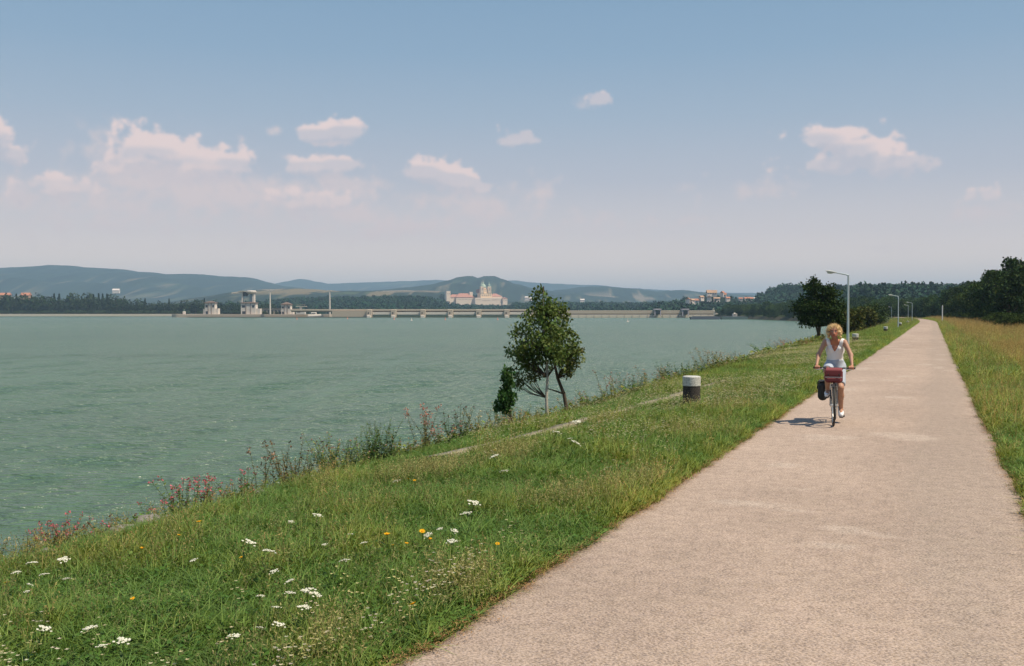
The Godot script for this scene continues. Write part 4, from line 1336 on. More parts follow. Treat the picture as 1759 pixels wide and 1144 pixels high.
func far_house(called: String, label: String, px: float, py: float, w: float, h: float, d: float, roof: float, z: float, turn: float, wall_m: Material, roof_m: Material, group := "", base_y := INF) -> Node3D:
	# px, py: foot of the house on the photograph; w, h, d, roof in metres
	var at := far(px, py, z)
	var o := thing(called, label, "house", at, turn, group)
	var deep := 3.0
	part(o, "wall", Vector3(0, (h - deep) / 2, 0), Vector3(w, h + deep, d), wall_m)
	var g := Geo.new()
	g.gable(Vector3(0, h - 0.05, 0), d, w, roof, 0.5, Basis(Vector3.UP, PI / 2))
	obj("roof", g, roof_m, o)
	var n := maxi(1, int(w / 3.2))
	for i in n:
		var x := (i + 0.5 - n / 2.0) * w / n
		part(o, "window", Vector3(x, h * 0.55, d / 2 + 0.03), Vector3(1.1, 1.4, 0.1), M.dark)
	return o

func dam_at(px: float) -> float:
	# distance along the dam's axis at which the line of sight px meets it
	return (px - 565.0) / FPX * 945.0

func lock_house(o: Node3D, w: float, h: float, d: float, roof: float, wing_l: float, wing_r: float) -> void:
	part(o, "wall", Vector3(0, h / 2, 0), Vector3(w, h, d), M.far_white)
	var g := Geo.new()
	g.box(Vector3(0, h + 0.3, 0), Vector3(w + 1.6, 0.6, d + 1.6))
	g.hip(Vector3(0, h + 0.6, 0), w, d, roof, 0.6)
	obj("roof", g, M.brown_roof, o)
	for s in [-1.0, 1.0]:
		part(o, "pilaster", Vector3(s * w * 0.16, h / 2, d / 2 + 0.15), Vector3(0.7, h, 0.3), M.dark_stone)
	part(o, "window", Vector3(-w * 0.32, h * 0.72, d / 2 + 0.05), Vector3(w * 0.2, h * 0.2, 0.2), M.dark)
	part(o, "window", Vector3(w * 0.34, h * 0.72, d / 2 + 0.05), Vector3(w * 0.16, h * 0.2, 0.2), M.dark)
	part(o, "door", Vector3(-w * 0.3, h * 0.14, d / 2 + 0.05), Vector3(w * 0.22, h * 0.26, 0.2), M.dark)
	if wing_l > 0: part(o, "side_wing", Vector3(-w / 2 - wing_l / 2, h * 0.24, 0), Vector3(wing_l, h * 0.48, d * 0.8), M.far_white)
	if wing_r > 0: part(o, "side_wing", Vector3(w / 2 + wing_r / 2, h * 0.26, 0), Vector3(wing_r, h * 0.52, d * 0.8), M.far_white)

func dam() -> void:
	M.far_white = grain(mat(lin(0.78, 0.70, 0.62), 0.85), 0.85, 1.0, 0.04, 0.2, 81)
	M.concrete = grain(mat(lin(0.62, 0.51, 0.40), 0.9), 0.75, 1.0, 0.05, 0.12, 82)
	M.pale_concrete = grain(mat(lin(0.76, 0.66, 0.54), 0.9), 0.8, 1.0, 0.05, 0.1, 83)
	M.brown_roof = mat(lin(0.16, 0.11, 0.085), 0.85)
	M.dark_stone = mat(lin(0.26, 0.20, 0.17), 0.85)
	M.dark = mat(lin(0.03, 0.035, 0.045), 0.4)
	M.mauve = mat(lin(0.42, 0.37, 0.42), 0.7)
	M.white_paint = mat(lin(0.80, 0.80, 0.78), 0.5)
	var p := far(565, 545, 945)
	var yaw := 0.0
	# the weir bridge and the power station: one structure along one axis
	var o := thing("dam", "long beige river dam with weir gates and power station across the water", "dam", Vector3(p.x, 0, p.z), yaw)
	var g := Geo.new()
	var x0 := dam_at(500)
	var x1 := dam_at(905)
	var x2 := dam_at(1225)
	g.box(Vector3((x0 + x1) / 2, 4.0, 0), Vector3(x1 - x0, 1.7, 7.0), Basis.IDENTITY, 0.2)
	obj("bridge_deck", g, M.concrete, o)
	part(o, "girder", Vector3((x0 + x1) / 2, 2.7, -1.0), Vector3(x1 - x0 - 1, 0.9, 5.0), M.dark_stone)
	part(o, "abutment", Vector3((dam_at(572) + dam_at(633)) / 2, 0.4, 0.3), Vector3(dam_at(633) - dam_at(572), 5.6, 9.8), M.concrete)
	var piers := [636.0, 677.5, 727.5, 774.5, 822.5, 870.5, 912.0]
	for i in piers.size():
		var x := dam_at(piers[i])
		var pier := part(o, "pier", Vector3(x, 0.7, 2.0), Vector3(5.0, 7.6, 13.0), M.concrete, 0.3)
		part(pier, "foot", Vector3(x, -2.4, 9.5), Vector3(3.6, 2.8, 3.0), M.far_white, 0.3)
		part(pier, "niche", Vector3(x - 0.5, 1.2, 8.55), Vector3(1.1, 1.6, 0.2), M.dark)
		if i < piers.size() - 1:
			var y := dam_at(piers[i + 1])
			part(o, "gate", Vector3((x + y) / 2, 0.9, 3.6), Vector3(y - x - 5.4, 2.3, 1.2), M.far_white, 0.1)
	g = Geo.new()
	g.box(Vector3((x1 + x2) / 2, -2.0, 1.5), Vector3(x2 - x1, 3.4, 12.0), Basis.IDENTITY, 0.15)
	obj("powerhouse_wall", g, M.pale_concrete, o)
	part(o, "ledge", Vector3((x1 + x2) / 2, 0.1, 1.0), Vector3(x2 - x1 - 2, 0.8, 11.0), M.dark)
	part(o, "powerhouse_roof", Vector3((x1 + x2) / 2, 2.05, 1.2), Vector3(x2 - x1, 3.1, 11.8), M.concrete, 0.2)
	for i in 24:
		var x := lerpf(x1 + 6, x2 - 6, i / 23.0)
		part(o, "buttress", Vector3(x, -2.0, 7.65), Vector3(0.5, 3.3, 0.5), M.concrete)
	part(o, "end_block", Vector3(x2 + 1.2, 1.0, 2.0), Vector3(4.5, 6.0, 12.5), M.pale_concrete, 1.6)
	# two portal cranes on the power station
	for i in 2:
		var x := dam_at([1126.5, 1173.5][i])
		var q := thing("portal_crane", ["mauve grey portal crane farther from the right end of the dam", "mauve grey portal crane nearer the right end of the dam"][i], "crane", Vector3(p.x, 0, p.z) + Basis(Vector3.UP, yaw) * Vector3(x, 1.4, 9.0), yaw, "portal cranes on the power station")
		for s in [-1.0, 1.0]:
			for e in [-1.0, 1.0]:
				part(q, "leg", Vector3(s * 2.6, 0.0, e * 3.2), Vector3(0.9, 5.6, 0.9), M.mauve)
		part(q, "cabin", Vector3(0, 0.6, 0), Vector3(4.2, 3.2, 6.0), M.dark)
		part(q, "top_beam", Vector3(0, 3.3, 0), Vector3(6.8, 1.1, 8.2), M.mauve, 0.1)
	# lock island wall
	g = Geo.new()
	var zl := 1010.0
	var a := far(306, 545, zl)
	var b := far(566, 545, zl)
	g.box(Vector3((a.x + b.x) / 2, -2.2, -zl - 9), Vector3(b.x - a.x, 4.4, 18.0), Basis.IDENTITY, 0.1)
	g.lathe(Vector3(a.x, 0, -zl - 9), [[9.0, -4.4], [9.0, 0.0], [0.0, 0.01]], 20)
	tag(obj("lock_wall", g, M.concrete), "low brown stone guide wall of the ship lock ending in a rounded head", "wall")
	part(self_group(far(312, 542, zl), "beacon", "small white beacon hut with green light at the rounded head of the lock wall", "beacon"), "hut", Vector3(0, 1.4, 0), Vector3(2.4, 3.2, 2.4), M.far_white, 0.2)
	var bk: Node3D = get_node("beacon")
	part(bk, "lamp_mast", Vector3(0, 4.0, 0), Vector3(0.5, 2.2, 0.5), mat(lin(0.25, 0.38, 0.28), 0.6))
	# lock houses
	var y0 := -0.05
	for q in [[358.5, 10.2, 11.4, 1.6, 2.0, 3.2, "lock_house", "white lock house with dark brown roof, leftmost of the two on the lock wall"], [489.5, 9.4, 9.6, 2.4, 0.0, 2.8, "lock_house", "white lock house with dark brown roof, right of the tall control tower"]]:
		var at := far(q[0], 541, zl - 1)
		var lh := thing(q[6], q[7], "house", Vector3(at.x, y0, at.z - 8), 0.0, "lock houses")
		lock_house(lh, q[1], q[2], 8.0, q[3], q[4], q[5])
	var at := far(425, 541, zl)
	var tw := thing("control_tower", "tall lock control tower with open legged shaft and flared white top", "tower", Vector3(at.x, y0, at.z - 8))
	lock_house(tw, 15.0, 11.2, 9.0, 1.2, 0.0, 4.4)
	for s in [-1.0, 1.0]:
		part(tw, "shaft_column", Vector3(-6.9 if s < 0 else 4.6, 17.0, 0), Vector3(1.3 if s < 0 else 2.4, 12.0, 4.0), M.far_white, 0.2)
	part(tw, "glass_shaft", Vector3(1.6, 17.0, -0.6), Vector3(2.6, 11.4, 2.6), mat(lin(0.20, 0.28, 0.33), 0.3))
	part(tw, "gallery", Vector3(-3.4, 20.6, 0.6), Vector3(4.6, 4.4, 2.4), M.dark)
	g = Geo.new()
	g.lathe(Vector3(2.2, 0, 0), [[3.2, 20.9], [5.2, 22.4], [5.4, 23.5], [4.6, 23.7], [4.2, 24.3], [0.0, 24.5]], 20)
	obj("flared_top", g, M.far_white, tw)
	part(tw, "roof_slab", Vector3(-5.5, 23.6, 0), Vector3(9.0, 0.6, 7.0), M.pale_concrete)
	part(tw, "canopy", Vector3(-11.5, 22.6, 0), Vector3(12.0, 1.1, 5.0), M.far_white, 0.0, Basis(Vector3.BACK, 0.12))
	# masts
	for i in 2:
		var px: float = [464.0, 566.5][i]
		at = far(px, 541, zl - 4)
		var m := thing("light_mast", ["tall slender white mast right of the lock control tower", "tall slender white mast where the lock meets the weir"][i], "mast", Vector3(at.x, -0.1, at.z), 0.0, "white masts at the lock")
		g = Geo.new()
		g.tube([Vector3(0, 0, 0), Vector3(0, 24.0, 0)], [1.05, 0.55], 8)
		obj("pole", g, M.far_white, m)
		part(m, "lamp_frame", Vector3(0, 24.2, 0), Vector3(4.6, 0.5, 1.6), M.far_white)
	# service buildings behind the lock wall
	at = far(475, 541, 1050)
	o = thing("service_building", "long low beige building behind the lock masts", "building", Vector3(at.x, -0.1, at.z - 16))
	part(o, "wall", Vector3(2, 2.4, 0), Vector3(40, 6.4, 8), M.concrete)
	for i in 10: part(o, "window", Vector3(-15 + i * 3.8, 3.6, 4.05), Vector3(2.2, 1.3, 0.2), M.dark)
	part(o, "roof", Vector3(2, 5.8, 0), Vector3(41, 0.5, 9), M.dark_stone)
	at = far(517, 541, 1005)
	o = thing("pavilion", "small white pavilion with a flat platform roof beside the lock", "building", Vector3(at.x, -0.1, at.z))
	part(o, "wall", Vector3(0, 2.2, 0), Vector3(9, 4.6, 6), M.far_white, 0.1)
	part(o, "mast_foot", Vector3(0, 6.0, 0), Vector3(2.2, 3.0, 2.2), M.far_white)
	part(o, "platform", Vector3(0.5, 8.0, 0), Vector3(10.5, 0.6, 4), M.pale_concrete)
	part(o, "rail", Vector3(0, 9.6, 0), Vector3(8.0, 0.5, 3), M.dark_stone)
	part(o, "window", Vector3(-1.5, 2.6, 3.05), Vector3(3, 1.3, 0.2), M.dark)
	at = far(544, 541.5, 1004)
	o = thing("motor_boat", "white motor boat moored at the lock wall by the weir", "boat", Vector3(at.x, -1.6, at.z + 12))
	g = Geo.new()
	var rows := []
	var ns := []
	for i in 9:
		var f := i / 8.0
		var wid := 1.9 * (1.0 - pow(f, 3.0))
		rows.append([Vector3(-6 + 13 * f, -1.2 + 0.4 * f, wid * 0.6), Vector3(-6 + 13 * f, 1.3 + 0.6 * f * f, wid), Vector3(-6 + 13 * f, 1.3 + 0.6 * f * f, -wid), Vector3(-6 + 13 * f, -1.2 + 0.4 * f, -wid * 0.6)])
		ns.append([Vector3(0, -0.3, 1), Vector3(0, 0.7, 0.7), Vector3(0, 0.7, -0.7), Vector3(0, -0.3, -1)])
	g.strip(rows, true, ns)
	obj("hull", g, M.far_white, o)
	part(o, "cabin", Vector3(-0.5, 2.5, 0), Vector3(5.5, 2.2, 2.6), M.far_white, 0.5)
	part(o, "window", Vector3(-0.5, 2.7, 1.32), Vector3(3.6, 0.8, 0.1), M.dark)
	# left bank
	g = Geo.new()
	g.box(Vector3(-1500, -2.0, -1262), Vector3(2215, 3.4, 14), Basis.IDENTITY, 0.2)
	tag(obj("river_wall", g, M.pale_concrete), "long pale stone embankment along the left bank", "wall")
	var br := RandomNumberGenerator.new()
	br.seed = 77
	# barges at the right end
	for i in 2:
		var q: Array = [[1211, 22.0, "dark slate barge moored in front of the power station's right end", lin(0.10, 0.12, 0.16)], [1261, 20.0, "greenish dark barge with small white wheelhouse, right of the slate barge", lin(0.10, 0.15, 0.15)]][i]
		at = far(q[0], 547, 715)
		o = thing("barge", q[2], "barge", Vector3(at.x, WATER, at.z), 0.0, "moored barges")
		g = Geo.new()
		var L: float = q[1] / 2
		var prof := [Vector3(-L, 1.9, 0), Vector3(L, 1.9, 0), Vector3(L - 1.4, -0.3, 0), Vector3(-L + 0.8, -0.3, 0)]
		for s in [-2.6, 2.6]:
			g.quad(prof[0] + Vector3(0, 0, s), prof[1] + Vector3(0, 0, s), prof[2] + Vector3(0, 0, s), prof[3] + Vector3(0, 0, s), Vector3(0, 0, s))
		for k in 4:
			var u: Vector3 = prof[k]
			var w: Vector3 = prof[(k + 1) % 4]
			g.quad(u + Vector3(0, 0, -2.6), w + Vector3(0, 0, -2.6), w + Vector3(0, 0, 2.6), u + Vector3(0, 0, 2.6), (u + w) / 2 - Vector3(0, 0.8, 0))
		obj("hull", g, mat(q[3], 0.6), o)
		part(o, "hatch", Vector3(0, 2.05, 0), Vector3(L * 1.5, 0.5, 3.6), mat(lin(0.07, 0.08, 0.10), 0.6), 0.1)
		if i == 1:
			part(o, "wheelhouse", Vector3(0.4, 3.0, 0), Vector3(3.0, 2.2, 3.0), M.far_white, 0.2)
			part(o, "funnel", Vector3(0.3, 4.4, 0), Vector3(1.0, 1.2, 1.0), M.far_white)
			part(o, "window", Vector3(0.4, 3.3, 1.52), Vector3(2.2, 0.7, 0.1), M.dark)
	at = far(1226, 543, 932)
	o = thing("crane_mast", "thin pale crane mast at the right end of the dam", "mast", Vector3(at.x, -1.0, at.z))
	g = Geo.new()
	g.tube([Vector3.ZERO, Vector3(0, 7.2, 0)], [0.45, 0.25], 6)
	obj("pole", g, M.pale_concrete, o)
	g = Geo.new()
	g.tube([Vector3(0, 6.6, 0), Vector3(-1.8, 4.6, 0)], [0.2, 0.15], 6)
	obj("stay", g, M.pale_concrete, o)
	far_house("service_hut", "small white hut with brown roof among the trees right of the barges", 1274, 542, 6.0, 2.6, 5.0, 0.9, 900, 0.2, M.far_white, M.brown_roof)
	for i in 3:
		var q: Array = [[1237, 541.5, "leftmost small white container by the dam's right end"], [1244, 541, "middle small white container by the dam's right end"], [1251, 540.5, "rightmost small white container by the dam's right end"]][i]
		at = far(q[0], q[1], 930)
		o = thing("container", q[2], "container", at + Vector3(0, 0.4, 0), 0.0, "containers at the dam")
		part(o, "body", Vector3.ZERO, Vector3(2.2, 2.0, 2.2), M.far_white, 0.1)
		part(o, "roof", Vector3(0, 1.1, 0), Vector3(2.5, 0.25, 2.5), M.concrete)
	# buoys
	var red := mat(lin(0.62, 0.20, 0.13), 0.6)
	for i in 7:
		var q: Array = [[510, 549, 700, red, "reddish buoy farthest left, in front of the lock"], [597, 548, 740, red, "reddish buoy in front of the weir abutment"], [677, 549, 690, red, "reddish buoy in front of the second weir pier"], [707, 551, 600, M.far_white, "white buoy left of the middle weir piers"], [765, 549.5, 660, red, "reddish buoy in front of the middle weir gates"], [855, 549.5, 660, red, "reddish buoy left of the leafy tree pair"], [1078, 553, 520, M.far_white, "white buoy off the power station"]][i]
		at = far(q[0], q[1], q[2])
		o = thing("buoy", q[4], "buoy", Vector3(at.x, WATER, at.z), 0.0, "buoys on the river")
		g = Geo.new()
		g.lathe(Vector3.ZERO, [[0.0, -0.3], [0.5, -0.1], [0.55, 0.3], [0.25, 0.6], [0.18, 1.3], [0.0, 1.5]], 10)
		obj("float", g, q[3], o)
		part(o, "topmark", Vector3(0, 1.6, 0), Vector3(0.4, 0.4, 0.4), q[3])

func self_group(at: Vector3, called: String, label: String, category: String) -> Node3D:
	return thing(called, label, category, Vector3(at.x, -0.1, at.z - 8))

func left_bank() -> void:
	# the wood on the far left bank: ten kinds of crown set out tree by tree
	var r := RandomNumberGenerator.new()
	r.seed = 300
	M.far_bark = mat(lin(0.10, 0.08, 0.06), 0.9)
	var protos := []
	for k in 4:
		var t := thing(["bank_tree", "bank_tree", "pointed_tree", "bank_tree"][k], "", "tree")
		var g := Geo.new()
		g.tube([Vector3(0, -1, 0), Vector3(0, 9, 0)], [0.5, 0.25], 5)
		obj("trunk", g, M.far_bark, t)
		var gl := Geo.new()
		var n := 420
		for i in n:
			var d := rnd3(r)
			var p: Vector3
			if k == 2:
				var f := pow(r.randf(), 0.8)
				p = Vector3(d.x, 0, d.z).normalized() * 3.4 * (1.05 - f) * sqrt(r.randf()) + Vector3(0, 3.0 + 17.0 * f, 0)
			else:
				p = Vector3(d.x * 5.6, 9.0 + d.y * 6.8, d.z * 5.6) * r.randf_range(0.72, 1.0)
				p += Vector3(sin(p.y * 1.3 + k) * 0.9, sin(p.x * 1.1 + k * 2.0) * 1.0, 0)
			var b := r.randf_range(0.65, 1.3)
			gl.col = Color(0.026 * b * r.randf_range(0.8, 1.4), 0.048 * b, 0.020 * b)
			var a := (d + rnd3(r) * 0.7).normalized()
			var u := a.cross(Vector3.UP).normalized().rotated(a, r.randf() * TAU) * r.randf_range(1.0, 2.1)
			gl.leaf2(p - u * 0.5, u, a.cross(u) * 0.42)
		obj("crown", gl, M.far_leaf, t).set_meta("kind", "stuff")
		protos.append(t)
	var n := [0, 0, 0, 0]
	var i := 0
	var px := -20.0
	var back := []
	var tint := []
	while px < 455.0:
		var top := 505.0
		if px > 190: top = lerpf(505, 514, clampf((px - 190) / 30.0, 0, 1))
		if px > 380: top = 519.0
		var h := (537.0 - top) / FPX * 1275.0 * r.randf_range(0.85, 1.25)
		var k: int = [0, 1, 2, 3, 1, 0, 3, 2][i % 8]
		if absf(px - 97) < 6 or absf(px - 175) < 6: k = 2; h = 27.0
		var at := far(px, 541, 1275.0 + r.randf_range(0, 12))
		at.y = -0.5
		var label := "%s %s dark tree from the left in the front row of the far bank wood" % [nth(i), ["broad", "rounded", "pointed", "bushy"][k]]
		var sz: float = h / [16.5, 16.5, 20.5, 16.5][k]
		if n[k] == 0:
			protos[k].position = at; protos[k].scale = Vector3.ONE * sz
			protos[k].set_meta("label", label); protos[k].set_meta("group", "front row of the far bank wood")
		else:
			dup(protos[k], label, at, r.randf() * TAU, sz, "front row of the far bank wood")
		n[k] += 1
		i += 1
		px += r.randf_range(6.0, 9.5)
	for j in 420:
		var q := r.randf_range(-260.0, 470.0)
		var z := r.randf_range(1288.0, 1380.0)
		var top := 506.0 if q < 190 else 516.0
		var h := (537.0 - top) / FPX * z * r.randf_range(0.65, 1.0)
		var at := far(q, 541, z); at.y = -0.5
		back.append(Transform3D(Basis.from_euler(Vector3(0, r.randf() * TAU, 0)) * Basis.from_scale(Vector3.ONE * h / 16.5), at))
		var b := r.randf_range(0.8, 1.25)
		tint.append(Color(b, b, b))
	tag(copies("bank_wood", (protos[1].get_node("crown") as MeshInstance3D).mesh, back, tint), "dense mass of dark trees behind the front row of the far bank wood", "wood", "", "stuff")
	var sh := []
	tint = []
	for j in 260:
		var at := far(r.randf_range(-60.0, 470.0), 541, 1271.0); at.y = -0.8
		sh.append(Transform3D(Basis.from_euler(Vector3(0, r.randf() * TAU, 0)) * Basis.from_scale(Vector3(0.5, 0.28, 0.5) * r.randf_range(0.6, 1.3)), at))
		var b := r.randf_range(0.9, 1.7)
		tint.append(Color(b, b, b * 0.9))
	tag(copies("bank_shrubs", (protos[3].get_node("crown") as MeshInstance3D).mesh, sh, tint), "low green shrubs along the top of the far embankment", "shrubs", "", "stuff")
	var low := []
	tint = []
	for j in 60:
		var at := far(r.randf_range(440.0, 512.0), 541, 1018.0 + r.randf_range(0, 12)); at.y = -0.6
		low.append(Transform3D(Basis.from_euler(Vector3(0, r.randf() * TAU, 0)) * Basis.from_scale(Vector3.ONE * r.randf_range(0.14, 0.26)), at))
		tint.append(Color(1.1, 1.1, 1.1))
	tag(copies("lock_shrubs", (protos[3].get_node("crown") as MeshInstance3D).mesh, low, tint), "small dark bushes on the lock island", "shrubs", "", "stuff")

func abbey() -> void:
	M.cream = grain(mat(lin(0.88, 0.71, 0.56), 0.9), 0.92, 1.0, 0.05, 0.05, 91)
	M.ochre = mat(lin(0.84, 0.62, 0.41), 0.9)
	M.red_roof = grain(mat(lin(0.54, 0.26, 0.19), 0.9), 0.8, 1.0, 0.05, 0.06, 92)
	M.copper = mat(lin(0.36, 0.44, 0.34), 0.6)
	M.shade_glass = mat(lin(0.36, 0.28, 0.23), 0.4)
	var z := 2600.0
	var u := z / FPX
	var at := far(820, 522, z)
	var o := thing("abbey", "large cream baroque abbey with red roofs and twin church towers on a wooded rock", "abbey", at + Vector3(-9.0, 0, 0), 0.38)
	var X := func(px: float) -> float: return (px - 820.0) * u
	var Y := func(py: float) -> float: return (522.0 - py) * u
	var blk := func(called: String, l: float, r_: float, top: float, bot: float, zf: float, dp: float, m: Material) -> MeshInstance3D:
		return part(o, called, Vector3((X.call(l) + X.call(r_)) / 2, (Y.call(top) + Y.call(bot)) / 2, zf - dp / 2), Vector3(X.call(r_) - X.call(l), Y.call(top) - Y.call(bot), dp), m)
	var wins := func(l: float, r_: float, py: float, n: int, zf: float, w: float, h: float, where: Node3D):
		for i in n:
			part(where, "window", Vector3(lerpf(X.call(l), X.call(r_), (i + 0.5) / n), Y.call(py), zf + 0.1), Vector3(w, h, 0.3), M.shade_glass)
	# left bastion, long wing, middle wing, right wing, end block
	var w: MeshInstance3D = blk.call("bastion", 768.0, 775.2, 500.5, 518.0, 12.0, 14.0, M.cream)
	wins.call(769.0, 774.5, 505.0, 2, 12.0, 1.6, 2.4, w)
	w = blk.call("long_wing", 775.2, 817.0, 510.5, 526.0, 6.0, 16.0, M.cream)
	wins.call(777.0, 815.0, 513.0, 16, 6.0, 1.3, 2.0, w)
	wins.call(785.0, 815.0, 516.5, 12, 6.0, 1.3, 2.0, w)
	w = blk.call("middle_wing", 785.0, 816.0, 511.5, 528.0, 14.0, 10.0, M.cream)
	wins.call(787.0, 815.0, 514.5, 11, 14.0, 1.4, 2.2, w)
	w = blk.call("terrace", 815.5, 866.0, 511.5, 532.0, 30.0, 30.0, M.cream)
	wins.call(845.0, 864.0, 515.0, 9, 30.0, 1.3, 2.4, w)
	wins.call(817.0, 826.0, 515.0, 4, 30.0, 1.3, 2.4, w)
	w = blk.call("right_wing", 845.0, 866.0, 509.0, 528.0, 24.0, 20.0, M.cream)
	w = blk.call("end_block", 864.5, 873.0, 512.5, 532.0, 34.0, 18.0, M.cream)
	wins.call(865.5, 872.5, 516.0, 3, 34.0, 1.4, 2.4, w)
	var roof := func(l: float, r_: float, eave: float, top: float, zf: float, dp: float, m: Material):
		var g := Geo.new()
		g.hip(Vector3((X.call(l) + X.call(r_)) / 2, Y.call(eave), zf - dp / 2), X.call(r_) - X.call(l), dp, (eave - top) * u, 0.8)
		obj("roof", g, m, o)
	roof.call(775.2, 800.0, 510.5, 506.0, 6.0, 18.0, M.red_roof)
	roof.call(785.0, 817.0, 511.0, 504.0, 14.0, 24.0, M.red_roof)
	roof.call(845.0, 866.0, 509.5, 504.2, 24.0, 24.0, M.red_roof)
	roof.call(864.0, 873.5, 512.5, 510.8, 34.0, 18.0, M.red_roof)
	blk.call("stair_turret", 810.5, 816.0, 501.5, 508.0, 8.0, 8.0, M.cream)
	# church: nave, twin towers, dome
	w = blk.call("church_front", 826.0, 846.5, 503.5, 528.0, 27.0, 26.0, M.ochre)
	wins.call(828.0, 845.0, 507.5, 5, 27.0, 1.6, 3.6, w)
	wins.call(828.0, 843.0, 516.0, 6, 30.0, 1.4, 2.6, w)
	blk.call("gable_front", 832.0, 839.0, 497.5, 504.0, 25.0, 8.0, M.ochre)
	part(o, "nave_roof", Vector3(X.call(836.0), Y.call(500.0), -10.0), Vector3(16.0, 10.0, 40.0), M.red_roof)
	for px in [828.8, 842.2]:
		var t: MeshInstance3D = blk.call("church_tower", px - 2.9, px + 2.9, 492.5, 504.0, 27.5, 9.0, M.cream)
		for s in [-1.0, 1.0]:
			part(t, "pilaster", Vector3(X.call(px) + s * 3.6, Y.call(498.0), 27.7), Vector3(1.2, 16.0, 0.8), M.ochre)
		part(t, "belfry_opening", Vector3(X.call(px), Y.call(497.0), 27.6), Vector3(2.4, 6.5, 0.4), M.shade_glass)
		part(t, "clock_face", Vector3(X.call(px), Y.call(501.8), 27.6), Vector3(1.9, 1.9, 0.4), M.cream)
		var g := Geo.new()
		g.lathe(Vector3(X.call(px), Y.call(492.5), 23.0), [[5.0, 0.0], [4.8, 0.8], [2.8, 2.2], [3.2, 3.4], [3.6, 4.6], [2.6, 6.4], [1.0, 7.4], [0.9, 9.0], [1.2, 9.8], [0.3, 11.6], [0.2, 15.0], [0.0, 15.2]], 12)
		obj("bulb_spire", g, M.copper, t)
	var g2 := Geo.new()
	g2.lathe(Vector3(X.call(838.0), Y.call(497.0), -4.0), [[7.5, 0.0], [7.5, 5.0]], 16)
	var drum := obj("dome_drum", g2, M.ochre, o)
	g2 = Geo.new()
	g2.lathe(Vector3(X.call(838.0), Y.call(497.0) + 5.0, -4.0), [[8.2, 0.0], [8.0, 1.6], [7.0, 4.6], [5.0, 7.6], [2.4, 9.4], [2.0, 11.6], [2.2, 12.4], [1.2, 14.2], [0.3, 15.0], [0.2, 19.0], [0.0, 19.2]], 16)
	obj("dome", g2, M.copper, drum)
	# rock and trees that the abbey stands on
	var r := RandomNumberGenerator.new()
	r.seed = 55
	var gr := Geo.new()
	var rows := []
	for i in 9:
		var row := []
		for j in 41:
			var px := 735.0 + j * 4.2
			var f := i / 8.0
			var hh := 1.0 - pow(absf((px - 819.0) / 84.0), 2.4)
			row.append(Vector3(X.call(px), (Y.call(525.0) + 26.0) * clampf(hh, 0.0, 1.0) * sin(f * PI) - 26.0 + (6.0 * clampf(1.2 - absf(px - 772.0) / 26.0, 0, 1) + 3.0) * sin(f * PI), lerpf(130.0, -150.0, f)))
		rows.append(row)
	grid(gr, rows, func(i, j, p): return Color(0.022, 0.042, 0.020))
	var hillo := struct("hill", "wooded rock under the abbey", "hill", gr, M.hill)
	hillo.position = at
	var where := []
	var tint := []
	for i in 620:
		var px := r.randf_range(742.0, 900.0)
		var zz := r.randf_range(22.0, 125.0)
		var f := (130.0 - zz) / 280.0
		var hh := clampf(1.0 - pow(absf((px - 819.0) / 84.0), 2.4), 0.0, 1.0)
		var y: float = (Y.call(525.0) + 26.0) * hh * sin(f * PI) - 26.0 + (6.0 * clampf(1.2 - absf(px - 772.0) / 26.0, 0, 1) + 3.0) * sin(f * PI)
		if zz < 45.0 and px > 780.0 and px < 878.0: continue
		var sz := r.randf_range(6.0, 10.0)
		where.append(Transform3D(Basis.from_euler(Vector3(0, r.randf() * TAU, 0)) * Basis.from_scale(Vector3.ONE * sz), at + Vector3(X.call(px), y - 2.0, zz)))
		var b := r.randf_range(0.7, 1.3)
		tint.append(Color(0.030 * b, 0.054 * b, 0.024 * b))
	for i in 60:
		var px := r.randf_range(755.0, 822.0)
		where.append(Transform3D(Basis.from_scale(Vector3.ONE * r.randf_range(10.0, 14.0)), at + Vector3(X.call(px), r.randf_range(13.0, 17.0) - absf(px - 790.0) * 0.1, -26.0 - r.randf() * 20.0)))
		tint.append(Color(0.026, 0.046, 0.022))
	tag(copies("forest", forest_mesh(90, 70), where, tint), "trees on the rock below the abbey", "forest", "", "stuff")

